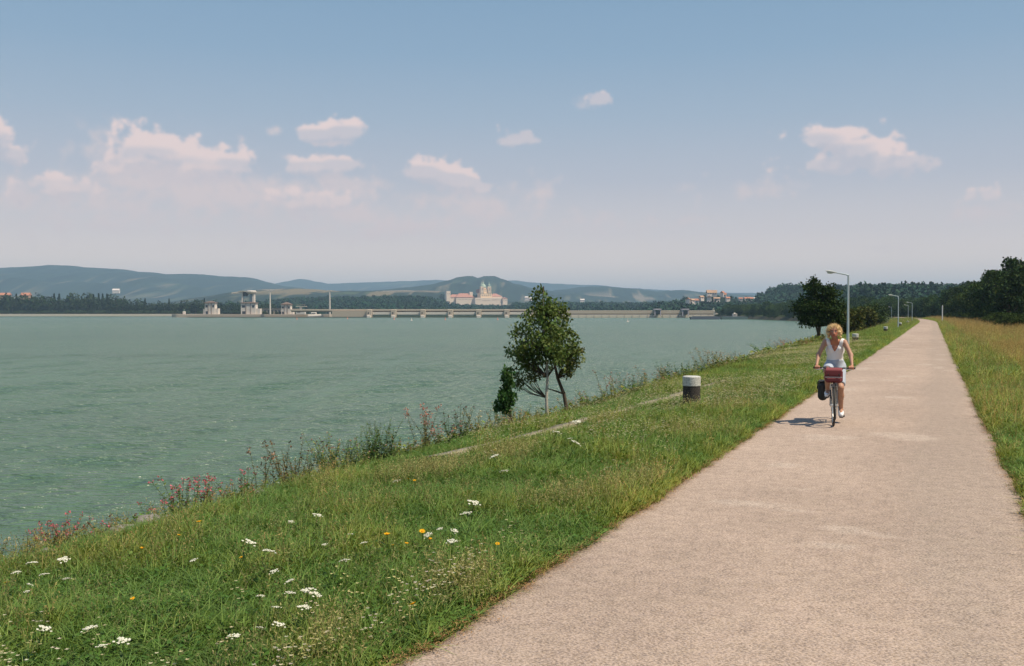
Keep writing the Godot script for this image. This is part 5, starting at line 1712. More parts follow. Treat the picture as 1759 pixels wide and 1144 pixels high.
func villages() -> void:
	M.tile = mat(lin(0.46, 0.20, 0.12), 0.9)
	M.tan_roof = mat(lin(0.44, 0.28, 0.18), 0.9)
	M.plaster = mat(lin(0.76, 0.66, 0.58), 0.9)
	var grp := "houses of the hill village on the right"
	var hs := [
		["village_house", "large tan roofed manor on the village hilltop, left half", 1217.5, 506, 6.6, 2.4, 7.0, 4.4, 0.1, M.plaster, M.tan_roof],
		["village_house", "large tan roofed manor on the village hilltop, right half", 1227, 506, 6.8, 2.4, 7.0, 4.2, -0.2, M.plaster, M.tan_roof],
		["village_house", "white house right of the dark hilltop tree", 1241, 507, 5.0, 3.4, 5.0, 2.6, 0.9, M.plaster, M.tile],
		["village_house", "red roofed house beside the white house on the hilltop", 1245, 509, 4.0, 2.4, 5.0, 2.6, -0.3, M.plaster, M.tile],
		["village_house", "bright white gabled house below the manor", 1218, 515, 6.0, 3.4, 6.0, 2.8, 1.35, M.plaster, M.tan_roof],
		["village_house", "white house lowest on the left of the village", 1182, 518.5, 6.0, 3.4, 6.0, 2.4, 1.2, M.plaster, M.tile],
		["village_house", "second white house from the left of the village", 1190, 519, 5.0, 2.6, 5.0, 2.2, 0.3, M.plaster, M.tan_roof],
		["village_house", "third white house from the left of the village", 1197, 519.5, 6.0, 2.8, 5.0, 2.4, -0.2, M.plaster, M.tile],
		["village_house", "house with brown roof above the left row of the village", 1205, 513.5, 5.0, 2.4, 5.0, 2.2, 0.4, M.plaster, M.tan_roof],
		["village_house", "long pale house under the hilltop tree", 1231, 515.5, 8.0, 2.2, 5.0, 1.8, 0.0, M.plaster, M.tan_roof],
		["village_house", "small red roofed house right of the long pale house", 1250, 514.5, 5.0, 1.8, 5.0, 2.0, 0.1, M.plaster, M.tile],
		["village_house", "small house in the trees at the middle of the right row", 1272, 515.5, 5.0, 2.0, 5.0, 1.6, -0.1, M.plaster, M.tile],
		["village_house", "wide red roofed house third from the right end of the village", 1284, 515, 8.0, 1.8, 5.0, 2.0, 0.0, M.plaster, M.tile],
		["village_house", "red roofed house second from the right end of the village", 1291, 515.5, 5.0, 2.0, 5.0, 2.0, 0.2, M.plaster, M.tile],
		["village_house", "white house at the right end of the village", 1298, 517, 6.4, 3.2, 5.0, 1.8, 0.3, M.plaster, M.far_white]]
	for q in hs: far_house(q[0], q[1], q[2], q[3], q[4], q[5], q[6], q[7], 1440.0 if q[3] < 511 else 1345.0, q[8], q[9], q[10], grp)
	far_house("farm_house", "white farmhouse alone on the slope under the left ridge", 200, 502.5, 24.0, 8.0, 14.0, 6.0, 3600.0, 0.1, M.plaster, M.plaster)
	far_house("red_roof_house", "house with bright red roof above the far bank wood at the left", 45, 512, 13.0, 4.0, 9.0, 4.2, 1500.0, 0.0, M.tan_roof, M.tile, "red roofs behind the left wood")
	far_house("red_roof_house", "house with faded red roof at the left edge above the far bank wood", 10, 511.5, 14.0, 4.0, 9.0, 3.6, 1500.0, 0.1, M.tan_roof, M.tile, "red roofs behind the left wood")
	for i in 3:
		var q: Array = [[905, 513, "leftmost white house beyond the abbey's right end"], [912, 514, "second white house beyond the abbey's right end"], [1000, 516.5, "small white house beyond the left end of the power station"]][i]
		far_house("distant_building", q[2], q[0], q[1] + 1.5, [12.0, 10.0, 12.0][i], [6.0, 5.0, 5.0][i], 12.0, 3.0, 2900.0, 0.05, M.plaster, M.plaster, "distant pale buildings")
	# the hill that the left houses stand on

func lamps() -> void:
	M.pole = mat(lin(0.50, 0.58, 0.60), 0.45, false, 0.35)
	M.lamp_shell = mat(lin(0.55, 0.56, 0.52), 0.5)
	M.lens = mat(lin(0.62, 0.62, 0.55), 0.25)
	var grp := "street lamps along the path"
	var names := ["grey street lamp nearest the cyclist, arm reaching over the bank", "second street lamp along the path after the near one", "third street lamp near the bend of the path", "fourth street lamp beyond the bend of the path", "farthest tiny street lamp on the left bank"]
	var spots := [[53.2, -4.0], [127.0, -3.85], [222.0, -3.8], [300.0, -3.6], [400.0, -3.9]]
	var t := thing("street_lamp", names[0], "street lamp", Vector3.ZERO, 0.0, grp)
	var g := Geo.new()
	g.tube([Vector3(0, -0.3, 0), Vector3(0, 0.9, 0), Vector3(0, 0.92, 0), Vector3(0, 3.9, 0)], [0.075, 0.072, 0.06, 0.045], 12)
	obj("pole", g, M.pole, t)
	g = Geo.new()
	g.tube([Vector3(0, 3.87, 0), Vector3(-0.12, 3.925, 0), Vector3(-0.62, 4.03, 0)], [0.036, 0.034, 0.03], 8)
	obj("arm", g, M.pole, t)
	g = Geo.new()
	var ax := Vector3(-1, 0.2, 0).normalized()
	var rows := []
	var ns := []
	for i in 7:
		var f := i / 6.0
		var w: float = [0.035, 0.06, 0.09, 0.105, 0.10, 0.08, 0.02][i]
		var row := []
		var nr := []
		for j in 12:
			var a := TAU * j / 12
			var q := Vector3(0, sin(a), cos(a))
			row.append(Vector3(-0.55, 4.02, 0) + ax * 0.58 * f + q * Vector3(1, 0.62, 1.15) * w); nr.append(q)
		rows.append(row); ns.append(nr)
	g.strip(rows, true, ns)
	obj("lamp_head", g, M.lamp_shell, t)
	g = Geo.new()
	g.ball(Vector3(-0.88, 4.03, 0), Vector3(0.17, 0.055, 0.085), 12, 6)
	obj("lens", g, M.lens, t)
	part(t, "access_door", Vector3(0.0, 0.55, 0.07), Vector3(0.07, 0.3, 0.02), M.lamp_shell, 0.01)
	for i in spots.size():
		var o := t if i == 0 else dup(t, names[i], Vector3.ZERO)
		o.position = gp(spots[i][0], spots[i][1]); o.position.y = gh(spots[i][0], spots[i][1]) - 0.02
		o.rotation.y = -TH
	# bollards
	M.bollard = grain(mat(lin(0.12, 0.10, 0.088), 0.9), 0.25, 1.0, 0.08, 1.6, 101, 1.2)
	M.cap = grain(mat(lin(0.80, 0.79, 0.74), 0.7), 0.62, 1.0, 0.05, 1.7, 102)
	var bn := ["thick dark bollard with white painted cap nearest the camera", "dark bollard with white cap just right of the near lamp pole", "dark bollard with white cap between first and second lamp", "tiny white capped bollard beside the second lamp", "tiny white capped bollard farthest along the path"]
	var bs := [[20.85, -4.72], [65.0, -4.45], [101.0, -4.2], [140.0, -4.0], [172.0, -3.75]]
	t = thing("bollard", bn[0], "bollard", Vector3.ZERO, 0.0, "bollards along the bank")
	g = Geo.new()
	g.lathe(Vector3.ZERO, [[0.20, -0.2], [0.195, 0.06], [0.185, 0.09], [0.182, 0.44]], 28)
	obj("body", g, M.bollard, t)
	g = Geo.new()
	g.lathe(Vector3.ZERO, [[0.182, 0.44], [0.190, 0.443], [0.191, 0.625], [0.184, 0.64], [0.15, 0.648], [0.0, 0.655]], 28)
	obj("cap", g, M.cap, t)
	g = Geo.new()
	for i in 9:
		var a := i * 0.7
		g.col = Color(1, 1, 1)
	for i in bs.size():
		var o := t if i == 0 else dup(t, bn[i], Vector3.ZERO, i * 1.3)
		o.position = gp(bs[i][0], bs[i][1])
		o.rotation.z = [0.0, 0.03, 0.04, -0.02, 0.03][i]
	# slim white post on the right
	t = thing("marker_post", "slim white post standing alone in the dry meadow right of the far path", "post", gp(212.0, 1.75))
	g = Geo.new()
	g.tube([Vector3(0, -0.3, 0), Vector3(0, 3.2, 0)], [0.10, 0.085], 10)
	obj("post", g, M.white_paint, t)
	g = Geo.new()
	g.lathe(Vector3(0, 3.2, 0), [[0.085, 0.0], [0.05, 0.08], [0.0, 0.1]], 10)
	obj("cap", g, M.white_paint, t)

func cap_d(p: Vector3, a: Vector3, b: Vector3, ra: float, rb: float) -> float:
	var ab := b - a
	var h := clampf((p - a).dot(ab) / maxf(ab.length_squared(), 1e-9), 0.0, 1.0)
	return (p - a - ab * h).length() - lerpf(ra, rb, h)

func field_mesh(g: Geo, prims: Array, cell: float, k: float, cut = null, paint = null) -> void:
	# smooth union of tapered capsules [a, b, ra, rb] and ellipsoids [centre, radii], meshed as surface nets
	var lo := Vector3.ONE * 1e9
	var hi := -lo
	var boxes := []
	for q in prims:
		var m := cell * 2.5 + k
		var l: Vector3
		var h: Vector3
		if q.size() == 4:
			var r := maxf(q[2], q[3])
			l = (q[0] as Vector3).min(q[1]) - Vector3.ONE * (r + m); h = (q[0] as Vector3).max(q[1]) + Vector3.ONE * (r + m)
		else:
			l = q[0] - q[1] - Vector3.ONE * m; h = q[0] + q[1] + Vector3.ONE * m
		boxes.append([l, h])
		lo = lo.min(l); hi = hi.max(h)
	var n := Vector3i(((hi - lo) / cell).ceil()) + Vector3i.ONE * 2
	var f := PackedFloat32Array()
	f.resize(n.x * n.y * n.z)
	f.fill(9.0)
	for qi in prims.size():
		var q: Array = prims[qi]
		var a := Vector3i(((boxes[qi][0] - lo) / cell).floor())
		var b := Vector3i(((boxes[qi][1] - lo) / cell).ceil())
		for z in range(maxi(a.z, 0), mini(b.z, n.z - 1) + 1):
			for y in range(maxi(a.y, 0), mini(b.y, n.y - 1) + 1):
				var row := (z * n.y + y) * n.x
				for x in range(maxi(a.x, 0), mini(b.x, n.x - 1) + 1):
					var p := lo + Vector3(x, y, z) * cell
					var d: float
					if q.size() == 4:
						d = cap_d(p, q[0], q[1], q[2], q[3])
					else:
						var e: Vector3 = (p - q[0]) / q[1]
						var el := e.length()
						d = (el - 1.0) * el / maxf((e / q[1]).length(), 1e-6)
					var was := f[row + x]
					var hh := maxf(k - absf(was - d), 0.0) / k
					f[row + x] = minf(was, d) - hh * hh * k * 0.25
	if cut != null:
		for z in n.z:
			for y in n.y:
				for x in n.x:
					var i := (z * n.y + y) * n.x + x
					if f[i] < cell * 2.5: f[i] = maxf(f[i], cut.call(lo + Vector3(x, y, z) * cell))
	var at := {}
	var k0 := g.v.size()
	var corner := [0, 1, n.x, n.x + 1, n.x * n.y, n.x * n.y + 1, n.x * n.y + n.x, n.x * n.y + n.x + 1]
	for z in n.z - 1:
		for y in n.y - 1:
			for x in n.x - 1:
				var i := (z * n.y + y) * n.x + x
				var first := f[i] < 0.0
				var mixed := false
				for c in 7:
					if (f[i + corner[c + 1]] < 0.0) != first:
						mixed = true
						break
				if not mixed: continue
				var sum := Vector3.ZERO
				var cnt := 0
				for e in [[0, 1], [2, 3], [4, 5], [6, 7], [0, 2], [1, 3], [4, 6], [5, 7], [0, 4], [1, 5], [2, 6], [3, 7]]:
					var u := f[i + corner[e[0]]]
					var w := f[i + corner[e[1]]]
					if (u < 0.0) != (w < 0.0):
						var t := u / (u - w)
						var pa := Vector3(e[0] & 1, (e[0] >> 1) & 1, e[0] >> 2)
						var pb := Vector3(e[1] & 1, (e[1] >> 1) & 1, e[1] >> 2)
						sum += pa.lerp(pb, t); cnt += 1
				var gr := Vector3(f[i + 1] - f[i] + f[i + corner[3]] - f[i + corner[2]] + f[i + corner[5]] - f[i + corner[4]] + f[i + corner[7]] - f[i + corner[6]],
					f[i + corner[2]] - f[i] + f[i + corner[3]] - f[i + 1] + f[i + corner[6]] - f[i + corner[4]] + f[i + corner[7]] - f[i + corner[5]],
					f[i + corner[4]] - f[i] + f[i + corner[5]] - f[i + 1] + f[i + corner[6]] - f[i + corner[2]] + f[i + corner[7]] - f[i + corner[3]])
				var p := lo + (Vector3(x, y, z) + sum / cnt) * cell
				at[i] = g.v.size()
				g.v.append(p); g.n.append(gr.normalized()); g.uv.append(Vector2.ZERO)
				g.c.append(paint.call(p) if paint != null else g.col)
	var nxy := n.x * n.y
	for i in at:
		for ax in 3:
			var step: int = [1, n.x, nxy][ax]
			if (f[i] < 0.0) == (f[i + step] < 0.0): continue
			var s1: int = [n.x, nxy, 1][ax]
			var s2: int = [nxy, 1, n.x][ax]
			if at.has(i - s1) and at.has(i - s2) and at.has(i - s1 - s2):
				var A: int = at[i]
				var B: int = at[i - s1]
				var C: int = at[i - s1 - s2]
				var E: int = at[i - s2]
				g.face(A, B, C); g.face(A, C, E)

const BIKE_TURN := -0.3403
const BIKE_AT := Vector3(5.515, 0.008, -16.905)

func wheel(o: Node3D, called: String, c: Vector3, steer: float) -> void:
	var b := Basis(Vector3.UP, steer)
	var ax := b * Vector3.RIGHT
	var g := Geo.new()
	g.torus(c, ax, 0.325, 0.020, 48, 10, 0.95)
	var w := obj(called, g, M.rubber, o)
	g = Geo.new()
	g.torus(c, ax, 0.300, 0.011, 48, 6, 1.1)
	obj("rim", g, M.alloy, w)
	g = Geo.new()
	g.bar(c - ax * 0.05, c + ax * 0.05, 0.022, 10)
	obj("hub", g, M.alloy, w)
	g = Geo.new()
	for i in 28:
		var a := TAU * i / 28
		var dd := b * Vector3(0, cos(a), sin(a))
		g.bar(c + ax * (0.03 if i % 2 else -0.03) + dd * 0.02, c + dd * 0.297, 0.0012, 3)
	obj("spokes", g, M.alloy, w).set_meta("kind", "stuff")

func bicycle() -> void:
	M.rubber = mat(lin(0.022, 0.021, 0.020), 0.75)
	M.alloy = mat(lin(0.62, 0.62, 0.60), 0.35, false, 0.7)
	M.frame = mat(lin(0.06, 0.06, 0.07), 0.35)
	M.black = mat(lin(0.018, 0.018, 0.020), 0.6)
	var o := thing("bicycle", "dark city bicycle ridden toward the camera on the path", "bicycle", BIKE_AT, BIKE_TURN)
	var fa := Vector3(0, 0.345, 0.525)
	var ra := Vector3(0, 0.345, -0.525)
	wheel(o, "front_wheel", fa, 0.07)
	wheel(o, "rear_wheel", ra, 0.0)
	var bb := Vector3(0, 0.285, -0.085)
	var ht := Vector3(0, 0.85, 0.30)
	var hb := Vector3(0, 0.70, 0.355)
	var st := Vector3(0, 0.78, -0.245)
	var g := Geo.new()
	g.bar(hb + Vector3(0, -0.02, 0.005), ht, 0.021, 10)
	g.bar(hb, bb, 0.019, 10)
	g.bar(ht + Vector3(0, -0.06, 0.02), Vector3(0, 0.52, -0.165), 0.016, 10)
	g.bar(bb, st, 0.017, 10)
	for s in [-1.0, 1.0]:
		g.tube([bb + Vector3(s * 0.03, 0, -0.03), ra + Vector3(s * 0.06, 0, 0)], [0.011, 0.009], 7)
		g.tube([st + Vector3(s * 0.02, -0.06, 0), ra + Vector3(s * 0.06, 0, 0)], [0.010, 0.008], 7)
	g.bar(bb - Vector3(0.035, 0, 0), bb + Vector3(0.035, 0, 0), 0.022, 10)
	obj("frame", g, M.frame, o)
	g = Geo.new()
	for s in [-1.0, 1.0]:
		g.tube([hb + Vector3(s * 0.045, -0.03, 0.01), hb + Vector3(s * 0.055, -0.12, 0.045), fa + Vector3(s * 0.055, 0.0, 0)], [0.013, 0.011, 0.008], 8)
	g.bar(hb + Vector3(-0.055, -0.03, 0.01), hb + Vector3(0.055, -0.03, 0.01), 0.017, 8)
	obj("fork", g, M.frame, o)
	g = Geo.new()
	g.tube([ht, ht + Vector3(0, 0.08, -0.025), ht + Vector3(0, 0.105, -0.01)], [0.016, 0.015, 0.016], 8)
	obj("stem", g, M.alloy, o)
	var hy := 0.955
	g = Geo.new()
	g.tube([Vector3(-0.31, hy, 0.25), Vector3(-0.2, hy, 0.275), Vector3(-0.08, hy, 0.29), Vector3(0.08, hy, 0.29), Vector3(0.2, hy, 0.275), Vector3(0.31, hy, 0.25)], [0.012, 0.012, 0.0125, 0.0125, 0.012, 0.012], 8)
	obj("handlebar", g, M.black, o)
	for s in [-1.0, 1.0]:
		g = Geo.new()
		g.tube([Vector3(s * 0.205, hy, 0.274), Vector3(s * 0.335, hy, 0.246)], [0.0165, 0.0175], 10)
		obj("grip", g, M.black, o)
		g = Geo.new()
		g.tube([Vector3(s * 0.175, hy - 0.005, 0.30), Vector3(s * 0.20, hy - 0.015, 0.33), Vector3(s * 0.29, hy - 0.03, 0.325)], [0.010, 0.006, 0.005], 6)
		obj("brake_lever", g, M.alloy, o)
		g = Geo.new()
		g.tube([Vector3(s * 0.175, hy, 0.31), Vector3(s * 0.16, hy + 0.03, 0.40), Vector3(s * 0.09, hy - 0.12, 0.46), Vector3(s * 0.03, 0.74, 0.40)], [0.0035, 0.0035, 0.0035, 0.0035], 5)
		obj("brake_cable", g, M.black, o)
		g = Geo.new()
		g.tube([Vector3(s * 0.055, 0.60, 0.43), Vector3(s * 0.05, 0.68, 0.435), Vector3(s * 0.03, 0.715, 0.43)], [0.010, 0.009, 0.006], 6)
		g.box(Vector3(s * 0.038, 0.655, 0.425), Vector3(0.012, 0.018, 0.05))
		obj("brake_arm", g, M.alloy, o)
	# mudguards
	for q in [[fa, 0.5, 2.2, "front_mudguard"], [ra, 0.9, 3.6, "rear_mudguard"]]:
		g = Geo.new()
		var rows := []
		var ns := []
		for i in 15:
			var a: float = q[1] + (q[2] - q[1] + (0.0)) * i / 14.0 + (0.0 if q[3] == "rear_mudguard" else 0.55)
			var dd := Vector3(0, sin(a), cos(a))
			var row := []
			var nr := []
			for e in [-1.0, -0.5, 0.0, 0.5, 1.0]:
				row.append(q[0] + dd * (0.368 - 0.012 * e * e) + Vector3(e * 0.026, 0, 0)); nr.append(dd)
			rows.append(row); ns.append(nr)
		g.strip(rows, false, ns)
		obj(q[3], g, M.black, o)
	# drive
	g = Geo.new()
	g.torus(bb + Vector3(-0.05, 0, 0), Vector3.RIGHT, 0.085, 0.008, 28, 6, 0.4)
	for i in 5:
		var a := TAU * i / 5
		g.bar(bb + Vector3(-0.05, 0, 0), bb + Vector3(-0.05, cos(a) * 0.085, sin(a) * 0.085), 0.006, 5)
	obj("chainring", g, M.alloy, o)
	g = Geo.new()
	g.bar(bb + Vector3(-0.05, 0.085, 0), ra + Vector3(-0.05, 0.035, 0), 0.004, 4)
	g.bar(bb + Vector3(-0.05, -0.085, 0), ra + Vector3(-0.05, -0.09, 0.02), 0.004, 4)
	obj("chain", g, M.black, o)
	g = Geo.new()
	g.bar(ra + Vector3(-0.055, -0.02, 0), ra + Vector3(-0.055, -0.15, 0.03), 0.014, 6)
	g.torus(ra + Vector3(-0.055, -0.15, 0.03), Vector3.RIGHT, 0.022, 0.006, 12, 5)
	obj("derailleur", g, M.alloy, o)
	for s in [-1.0, 1.0]:
		var dirn := Vector3(0, 0.985, -0.17) * (1.0 if s < 0 else -1.0)
		g = Geo.new()
		g.tube([bb + Vector3(s * 0.06, 0, 0), bb + Vector3(s * 0.075, 0, 0) + dirn * 0.17], [0.012, 0.010], 7)
		var arm := obj("crank_arm", g, M.alloy, o)
		g = Geo.new()
		g.box(bb + Vector3(s * 0.125, 0, 0) + dirn * 0.17, Vector3(0.09, 0.022, 0.085), Basis(Vector3.RIGHT, 0.12 * s), 0.006)
		obj("pedal", g, M.black, arm)
	# saddle
	g = Geo.new()
	g.tube([st, Vector3(0, 0.88, -0.275)], [0.0135, 0.0135], 8)
	obj("seat_post", g, M.alloy, o)
	g = Geo.new()
	field_mesh(g, [[Vector3(0, 0.905, -0.36), Vector3(0.105, 0.03, 0.075)], [Vector3(0, 0.905, -0.30), Vector3(0, 0.905, -0.10), 0.05, 0.02]], 0.012, 0.04)
	obj("saddle", g, M.black, o)
	# rack
	g = Geo.new()
	for s in [-1.0, 1.0]:
		g.tube([Vector3(s * 0.05, 0.74, -0.30), Vector3(s * 0.065, 0.73, -0.70), Vector3(0, 0.73, -0.74)], [0.005, 0.005, 0.005], 6)
		g.bar(Vector3(s * 0.065, 0.73, -0.55), ra + Vector3(s * 0.07, 0.02, -0.01), 0.005, 6)
	for z in [-0.38, -0.50, -0.62]:
		g.bar(Vector3(-0.06, 0.735, z), Vector3(0.06, 0.735, z), 0.0045, 6)
	obj("luggage_rack", g, M.black, o)

	# bag on the handlebar
	var bag := thing("handlebar_bag", "red handlebar bag with grey reflective strip on the bicycle's front", "bag", BIKE_AT + Basis(Vector3.UP, BIKE_TURN) * Vector3(0, 0.72, 0.42), BIKE_TURN)
	M.red_cloth = mat(lin(0.15, 0.024, 0.028), 0.75)
	M.red_flap = mat(lin(0.22, 0.042, 0.046), 0.7)
	M.strip = mat(lin(0.50, 0.46, 0.42), 0.35)
	g = Geo.new()
	g.box(Vector3(0, 0.108, 0), Vector3(0.285, 0.216, 0.17), Basis.IDENTITY, 0.035)
	obj("body", g, M.red_cloth, bag)
	g = Geo.new()
	g.box(Vector3(0, 0.216, 0.004), Vector3(0.275, 0.045, 0.185), Basis(Vector3.RIGHT, 0.10), 0.02)
	g.box(Vector3(0, 0.17, 0.089), Vector3(0.262, 0.075, 0.014), Basis(Vector3.RIGHT, 0.06), 0.006)
	obj("flap", g, M.red_flap, bag)
	part(bag, "reflective_strip", Vector3(0, 0.093, 0.0865), Vector3(0.27, 0.014, 0.006), M.strip, 0.002)
	part(bag, "front_pocket", Vector3(0, 0.05, 0.088), Vector3(0.225, 0.062, 0.03), M.red_cloth, 0.012)
	for s in [-1.0, 1.0]: part(bag, "buckle", Vector3(s * 0.085, 0.135, 0.10), Vector3(0.02, 0.028, 0.012), M.black, 0.004)
	# pannier on the rack
	var pan := thing("pannier", "black rounded pannier hanging from the rear rack on the cyclist's right", "bag", BIKE_AT + Basis(Vector3.UP, BIKE_TURN) * Vector3(-0.21, 0.34, -0.56), BIKE_TURN)
	g = Geo.new()
	field_mesh(g, [[Vector3(0, 0.08, -0.06), Vector3(0, 0.26, -0.08), 0.085, 0.08], [Vector3(0, 0.08, 0.06), Vector3(0, 0.26, 0.08), 0.085, 0.08]], 0.014, 0.05)
	obj("body", g, M.black, pan)
	g = Geo.new()
	g.box(Vector3(0.0, 0.335, 0), Vector3(0.15, 0.035, 0.29), Basis.IDENTITY, 0.014)
	obj("lid", g, M.black, pan)
	for s in [-1.0, 1.0]:
		g = Geo.new()
		g.tube([Vector3(-0.02, 0.356, s * 0.07), Vector3(-0.08, 0.32, s * 0.07), Vector3(-0.092, 0.20, s * 0.07)], [0.009, 0.009, 0.009], 5)
		obj("strap", g, M.rubber, pan)
	for s in [-1.0, 1.0]: part(pan, "hook", Vector3(0.10, 0.37, s * 0.08), Vector3(0.09, 0.02, 0.02), M.black, 0.004)

func rider() -> void:
	M.skin = mat(Color.WHITE, 0.55, true, 0.0, 0.4)
	M.skin.subsurf_scatter_enabled = true
	M.skin.subsurf_scatter_strength = 0.08
	M.white_cloth = mat(lin(0.78, 0.77, 0.78), 0.85)
	M.white_cloth.rim_enabled = true; M.white_cloth.rim = 0.2
	M.denim = grain(mat(lin(0.50, 0.56, 0.66), 0.9), 0.82, 1.0, 0.08, 6.0, 111)
	M.hair = mat(Color.WHITE, 0.55, true, 0.0, 0.4)
	M.shoe = mat(lin(0.80, 0.80, 0.82), 0.6)
	M.sole = mat(lin(0.10, 0.08, 0.07), 0.8)
	var o := thing("person", "woman with curly blond hair cycling in white sleeveless top and light shorts", "person", BIKE_AT, BIKE_TURN)
	var tan := Color(0.44, 0.245, 0.165)
	var hipL := Vector3(0.085, 0.94, -0.255)
	var hipR := Vector3(-0.085, 0.94, -0.255)
	var kneeL := Vector3(0.098, 0.615, 0.085)
	var ankL := Vector3(0.105, 0.215, -0.135)
	var kneeR := Vector3(-0.115, 0.905, 0.185)
	var ankR := Vector3(-0.115, 0.545, -0.135)
	var shL := Vector3(0.158, 1.385, -0.085)
	var shR := Vector3(-0.158, 1.385, -0.085)
	var elL := Vector3(0.262, 1.165, 0.02)
	var elR := Vector3(-0.262, 1.165, 0.02)
	var wrL := Vector3(0.285, 0.995, 0.205)
	var wrR := Vector3(-0.285, 0.995, 0.205)
	var head := Vector3(-0.012, 1.555, 0.0)
	var torso := [[Vector3(0, 0.965, -0.26), Vector3(0.155, 0.10, 0.125)], [Vector3(0, 0.98, -0.25), Vector3(0, 1.13, -0.205), 0.128, 0.122], [Vector3(0, 1.24, -0.155), Vector3(0.142, 0.15, 0.10)], [Vector3(0.05, 1.275, -0.085), Vector3(0.062, 0.062, 0.055)], [Vector3(-0.05, 1.275, -0.085), Vector3(0.062, 0.062, 0.055)], [Vector3(-0.12, 1.375, -0.10), Vector3(0.12, 1.375, -0.10), 0.055, 0.055]]
	var g := Geo.new()
	g.col = tan
	var limbs := [[Vector3(0, 1.39, -0.095), Vector3(-0.008, 1.49, -0.03), 0.052, 0.046],
		[shL, elL, 0.045, 0.034], [elL, wrL, 0.035, 0.023], [shR, elR, 0.045, 0.034], [elR, wrR, 0.035, 0.023],
		[hipL, kneeL, 0.088, 0.054], [kneeL, kneeL.lerp(ankL, 0.35) + Vector3(0, 0, -0.018), 0.053, 0.053], [kneeL.lerp(ankL, 0.35) + Vector3(0, 0, -0.018), ankL, 0.052, 0.034],
		[hipR, kneeR, 0.088, 0.054], [kneeR, kneeR.lerp(ankR, 0.35) + Vector3(0, 0, -0.018), 0.053, 0.053], [kneeR.lerp(ankR, 0.35) + Vector3(0, 0, -0.018), ankR, 0.052, 0.034],
		[ankL, ankL + Vector3(0.008, -0.055, 0.12), 0.036, 0.03], [ankR, ankR + Vector3(-0.008, -0.05, 0.12), 0.036, 0.03]]
	var flush := func(p: Vector3) -> Color:
		var k := 1.0 + nz.get_noise_3d(p.x * 200.0, p.y * 200.0, p.z * 200.0) * 0.10
		var c := tan
		if p.y > 1.22 and absf(p.x) < 0.10: c = Color(0.42, 0.17, 0.10)
		return Color(c.r * k, c.g * k, c.b * k)
	field_mesh(g, torso + limbs, 0.013, 0.035, null, flush)
	# head on its own finer grid
	var face := func(p: Vector3) -> Color:
		var q := p - head
		var c := Color(0.36, 0.165, 0.11)
		if q.z > 0.045:
			var eye := Vector2((absf(q.x) - 0.032) / 0.016, (q.y - 0.012) / 0.007).length()
			if eye < 1.0: c = Color(0.04, 0.03, 0.03) if absf(absf(q.x) - 0.032) < 0.007 else Color(0.6, 0.55, 0.5)
			if Vector2((absf(q.x) - 0.034) / 0.022, (q.y - 0.031) / 0.005).length() < 1.0: c = Color(0.14, 0.08, 0.05)
			if Vector2(q.x / 0.026, (q.y + 0.058) / 0.0085).length() < 1.0: c = Color(0.40, 0.10, 0.085)
			if Vector2((absf(q.x) - 0.045) / 0.022, (q.y + 0.025) / 0.02).length() < 1.0: c = Color(0.47, 0.16, 0.10)
		return c
	field_mesh(g, [[head + Vector3(0, 0.02, -0.015), Vector3(0.074, 0.095, 0.092)], [head + Vector3(0, -0.03, 0.025), Vector3(0.056, 0.072, 0.058)], [head + Vector3(0, -0.088, 0.052), Vector3(0.024, 0.02, 0.022)],
		[head + Vector3(0, 0.018, 0.078), head + Vector3(0, -0.026, 0.100), 0.008, 0.0125], [head + Vector3(-0.010, -0.03, 0.088), head + Vector3(0.010, -0.03, 0.088), 0.009, 0.009],
		[head + Vector3(-0.035, 0.034, 0.066), head + Vector3(0.035, 0.034, 0.066), 0.014, 0.014], [head + Vector3(-0.018, -0.058, 0.074), head + Vector3(0.018, -0.058, 0.074), 0.009, 0.009],
		[head + Vector3(0.074, 0.0, -0.01), Vector3(0.009, 0.028, 0.017)], [head + Vector3(-0.074, 0.0, -0.01), Vector3(0.009, 0.028, 0.017)], [head + Vector3(0, -0.07, -0.01), Vector3(0.004, 1.44, -0.055), 0.048, 0.05]], 0.0045, 0.02, null, face)
	# hands closed on the grips
	for s in [-1.0, 1.0]:
		var gc := Vector3(s * 0.272, 0.955, 0.260)
		var ax := Vector3(s * 0.978, 0, -0.21)
		var back := Vector3(-s * 0.0, 0.62, -0.78)
		var wr: Vector3 = wrL if s > 0 else wrR
		var hand := [[wr, gc + Vector3(0, 0.022, -0.03), 0.023, 0.024], [gc + Vector3(0, 0.026, -0.012), Vector3(0.042, 0.016, 0.032)]]
		for i in 4:
			var e := gc + ax * (-0.033 + 0.022 * i)
			var l: float = [0.92, 1.0, 0.96, 0.82][i]
			var r := 0.0088 * (0.92 if i == 3 else 1.0)
			hand.append([e + Vector3(0, 0.028, 0.004), e + Vector3(0, 0.016, 0.032 * l), r * 1.1, r])
			hand.append([e + Vector3(0, 0.016, 0.032 * l), e + Vector3(0, -0.016, 0.026 * l), r, r * 0.95])
			hand.append([e + Vector3(0, -0.016, 0.026 * l), e + Vector3(0, -0.024, 0.002), r * 0.95, r * 0.8])
		var th := gc - ax * 0.04
		hand.append([th + Vector3(0, 0.014, -0.026), th - ax * 0.014 + Vector3(0, -0.014, -0.016), 0.0115, 0.010])
		hand.append([th - ax * 0.014 + Vector3(0, -0.014, -0.016), th - ax * 0.004 + Vector3(0, -0.026, 0.012), 0.010, 0.008])
		field_mesh(g, hand, 0.005, 0.008, null, func(p): return Color(0.44, 0.21, 0.13))
	obj("body", g, M.skin, o)
	# clothing
	var grow := func(list: Array, by: float) -> Array:
		var out := []
		for q in list:
			if q.size() == 4: out.append([q[0], q[1], q[2] + by, q[3] + by])
			else: out.append([q[0], q[1] + Vector3.ONE * by])
		return out
	g = Geo.new()
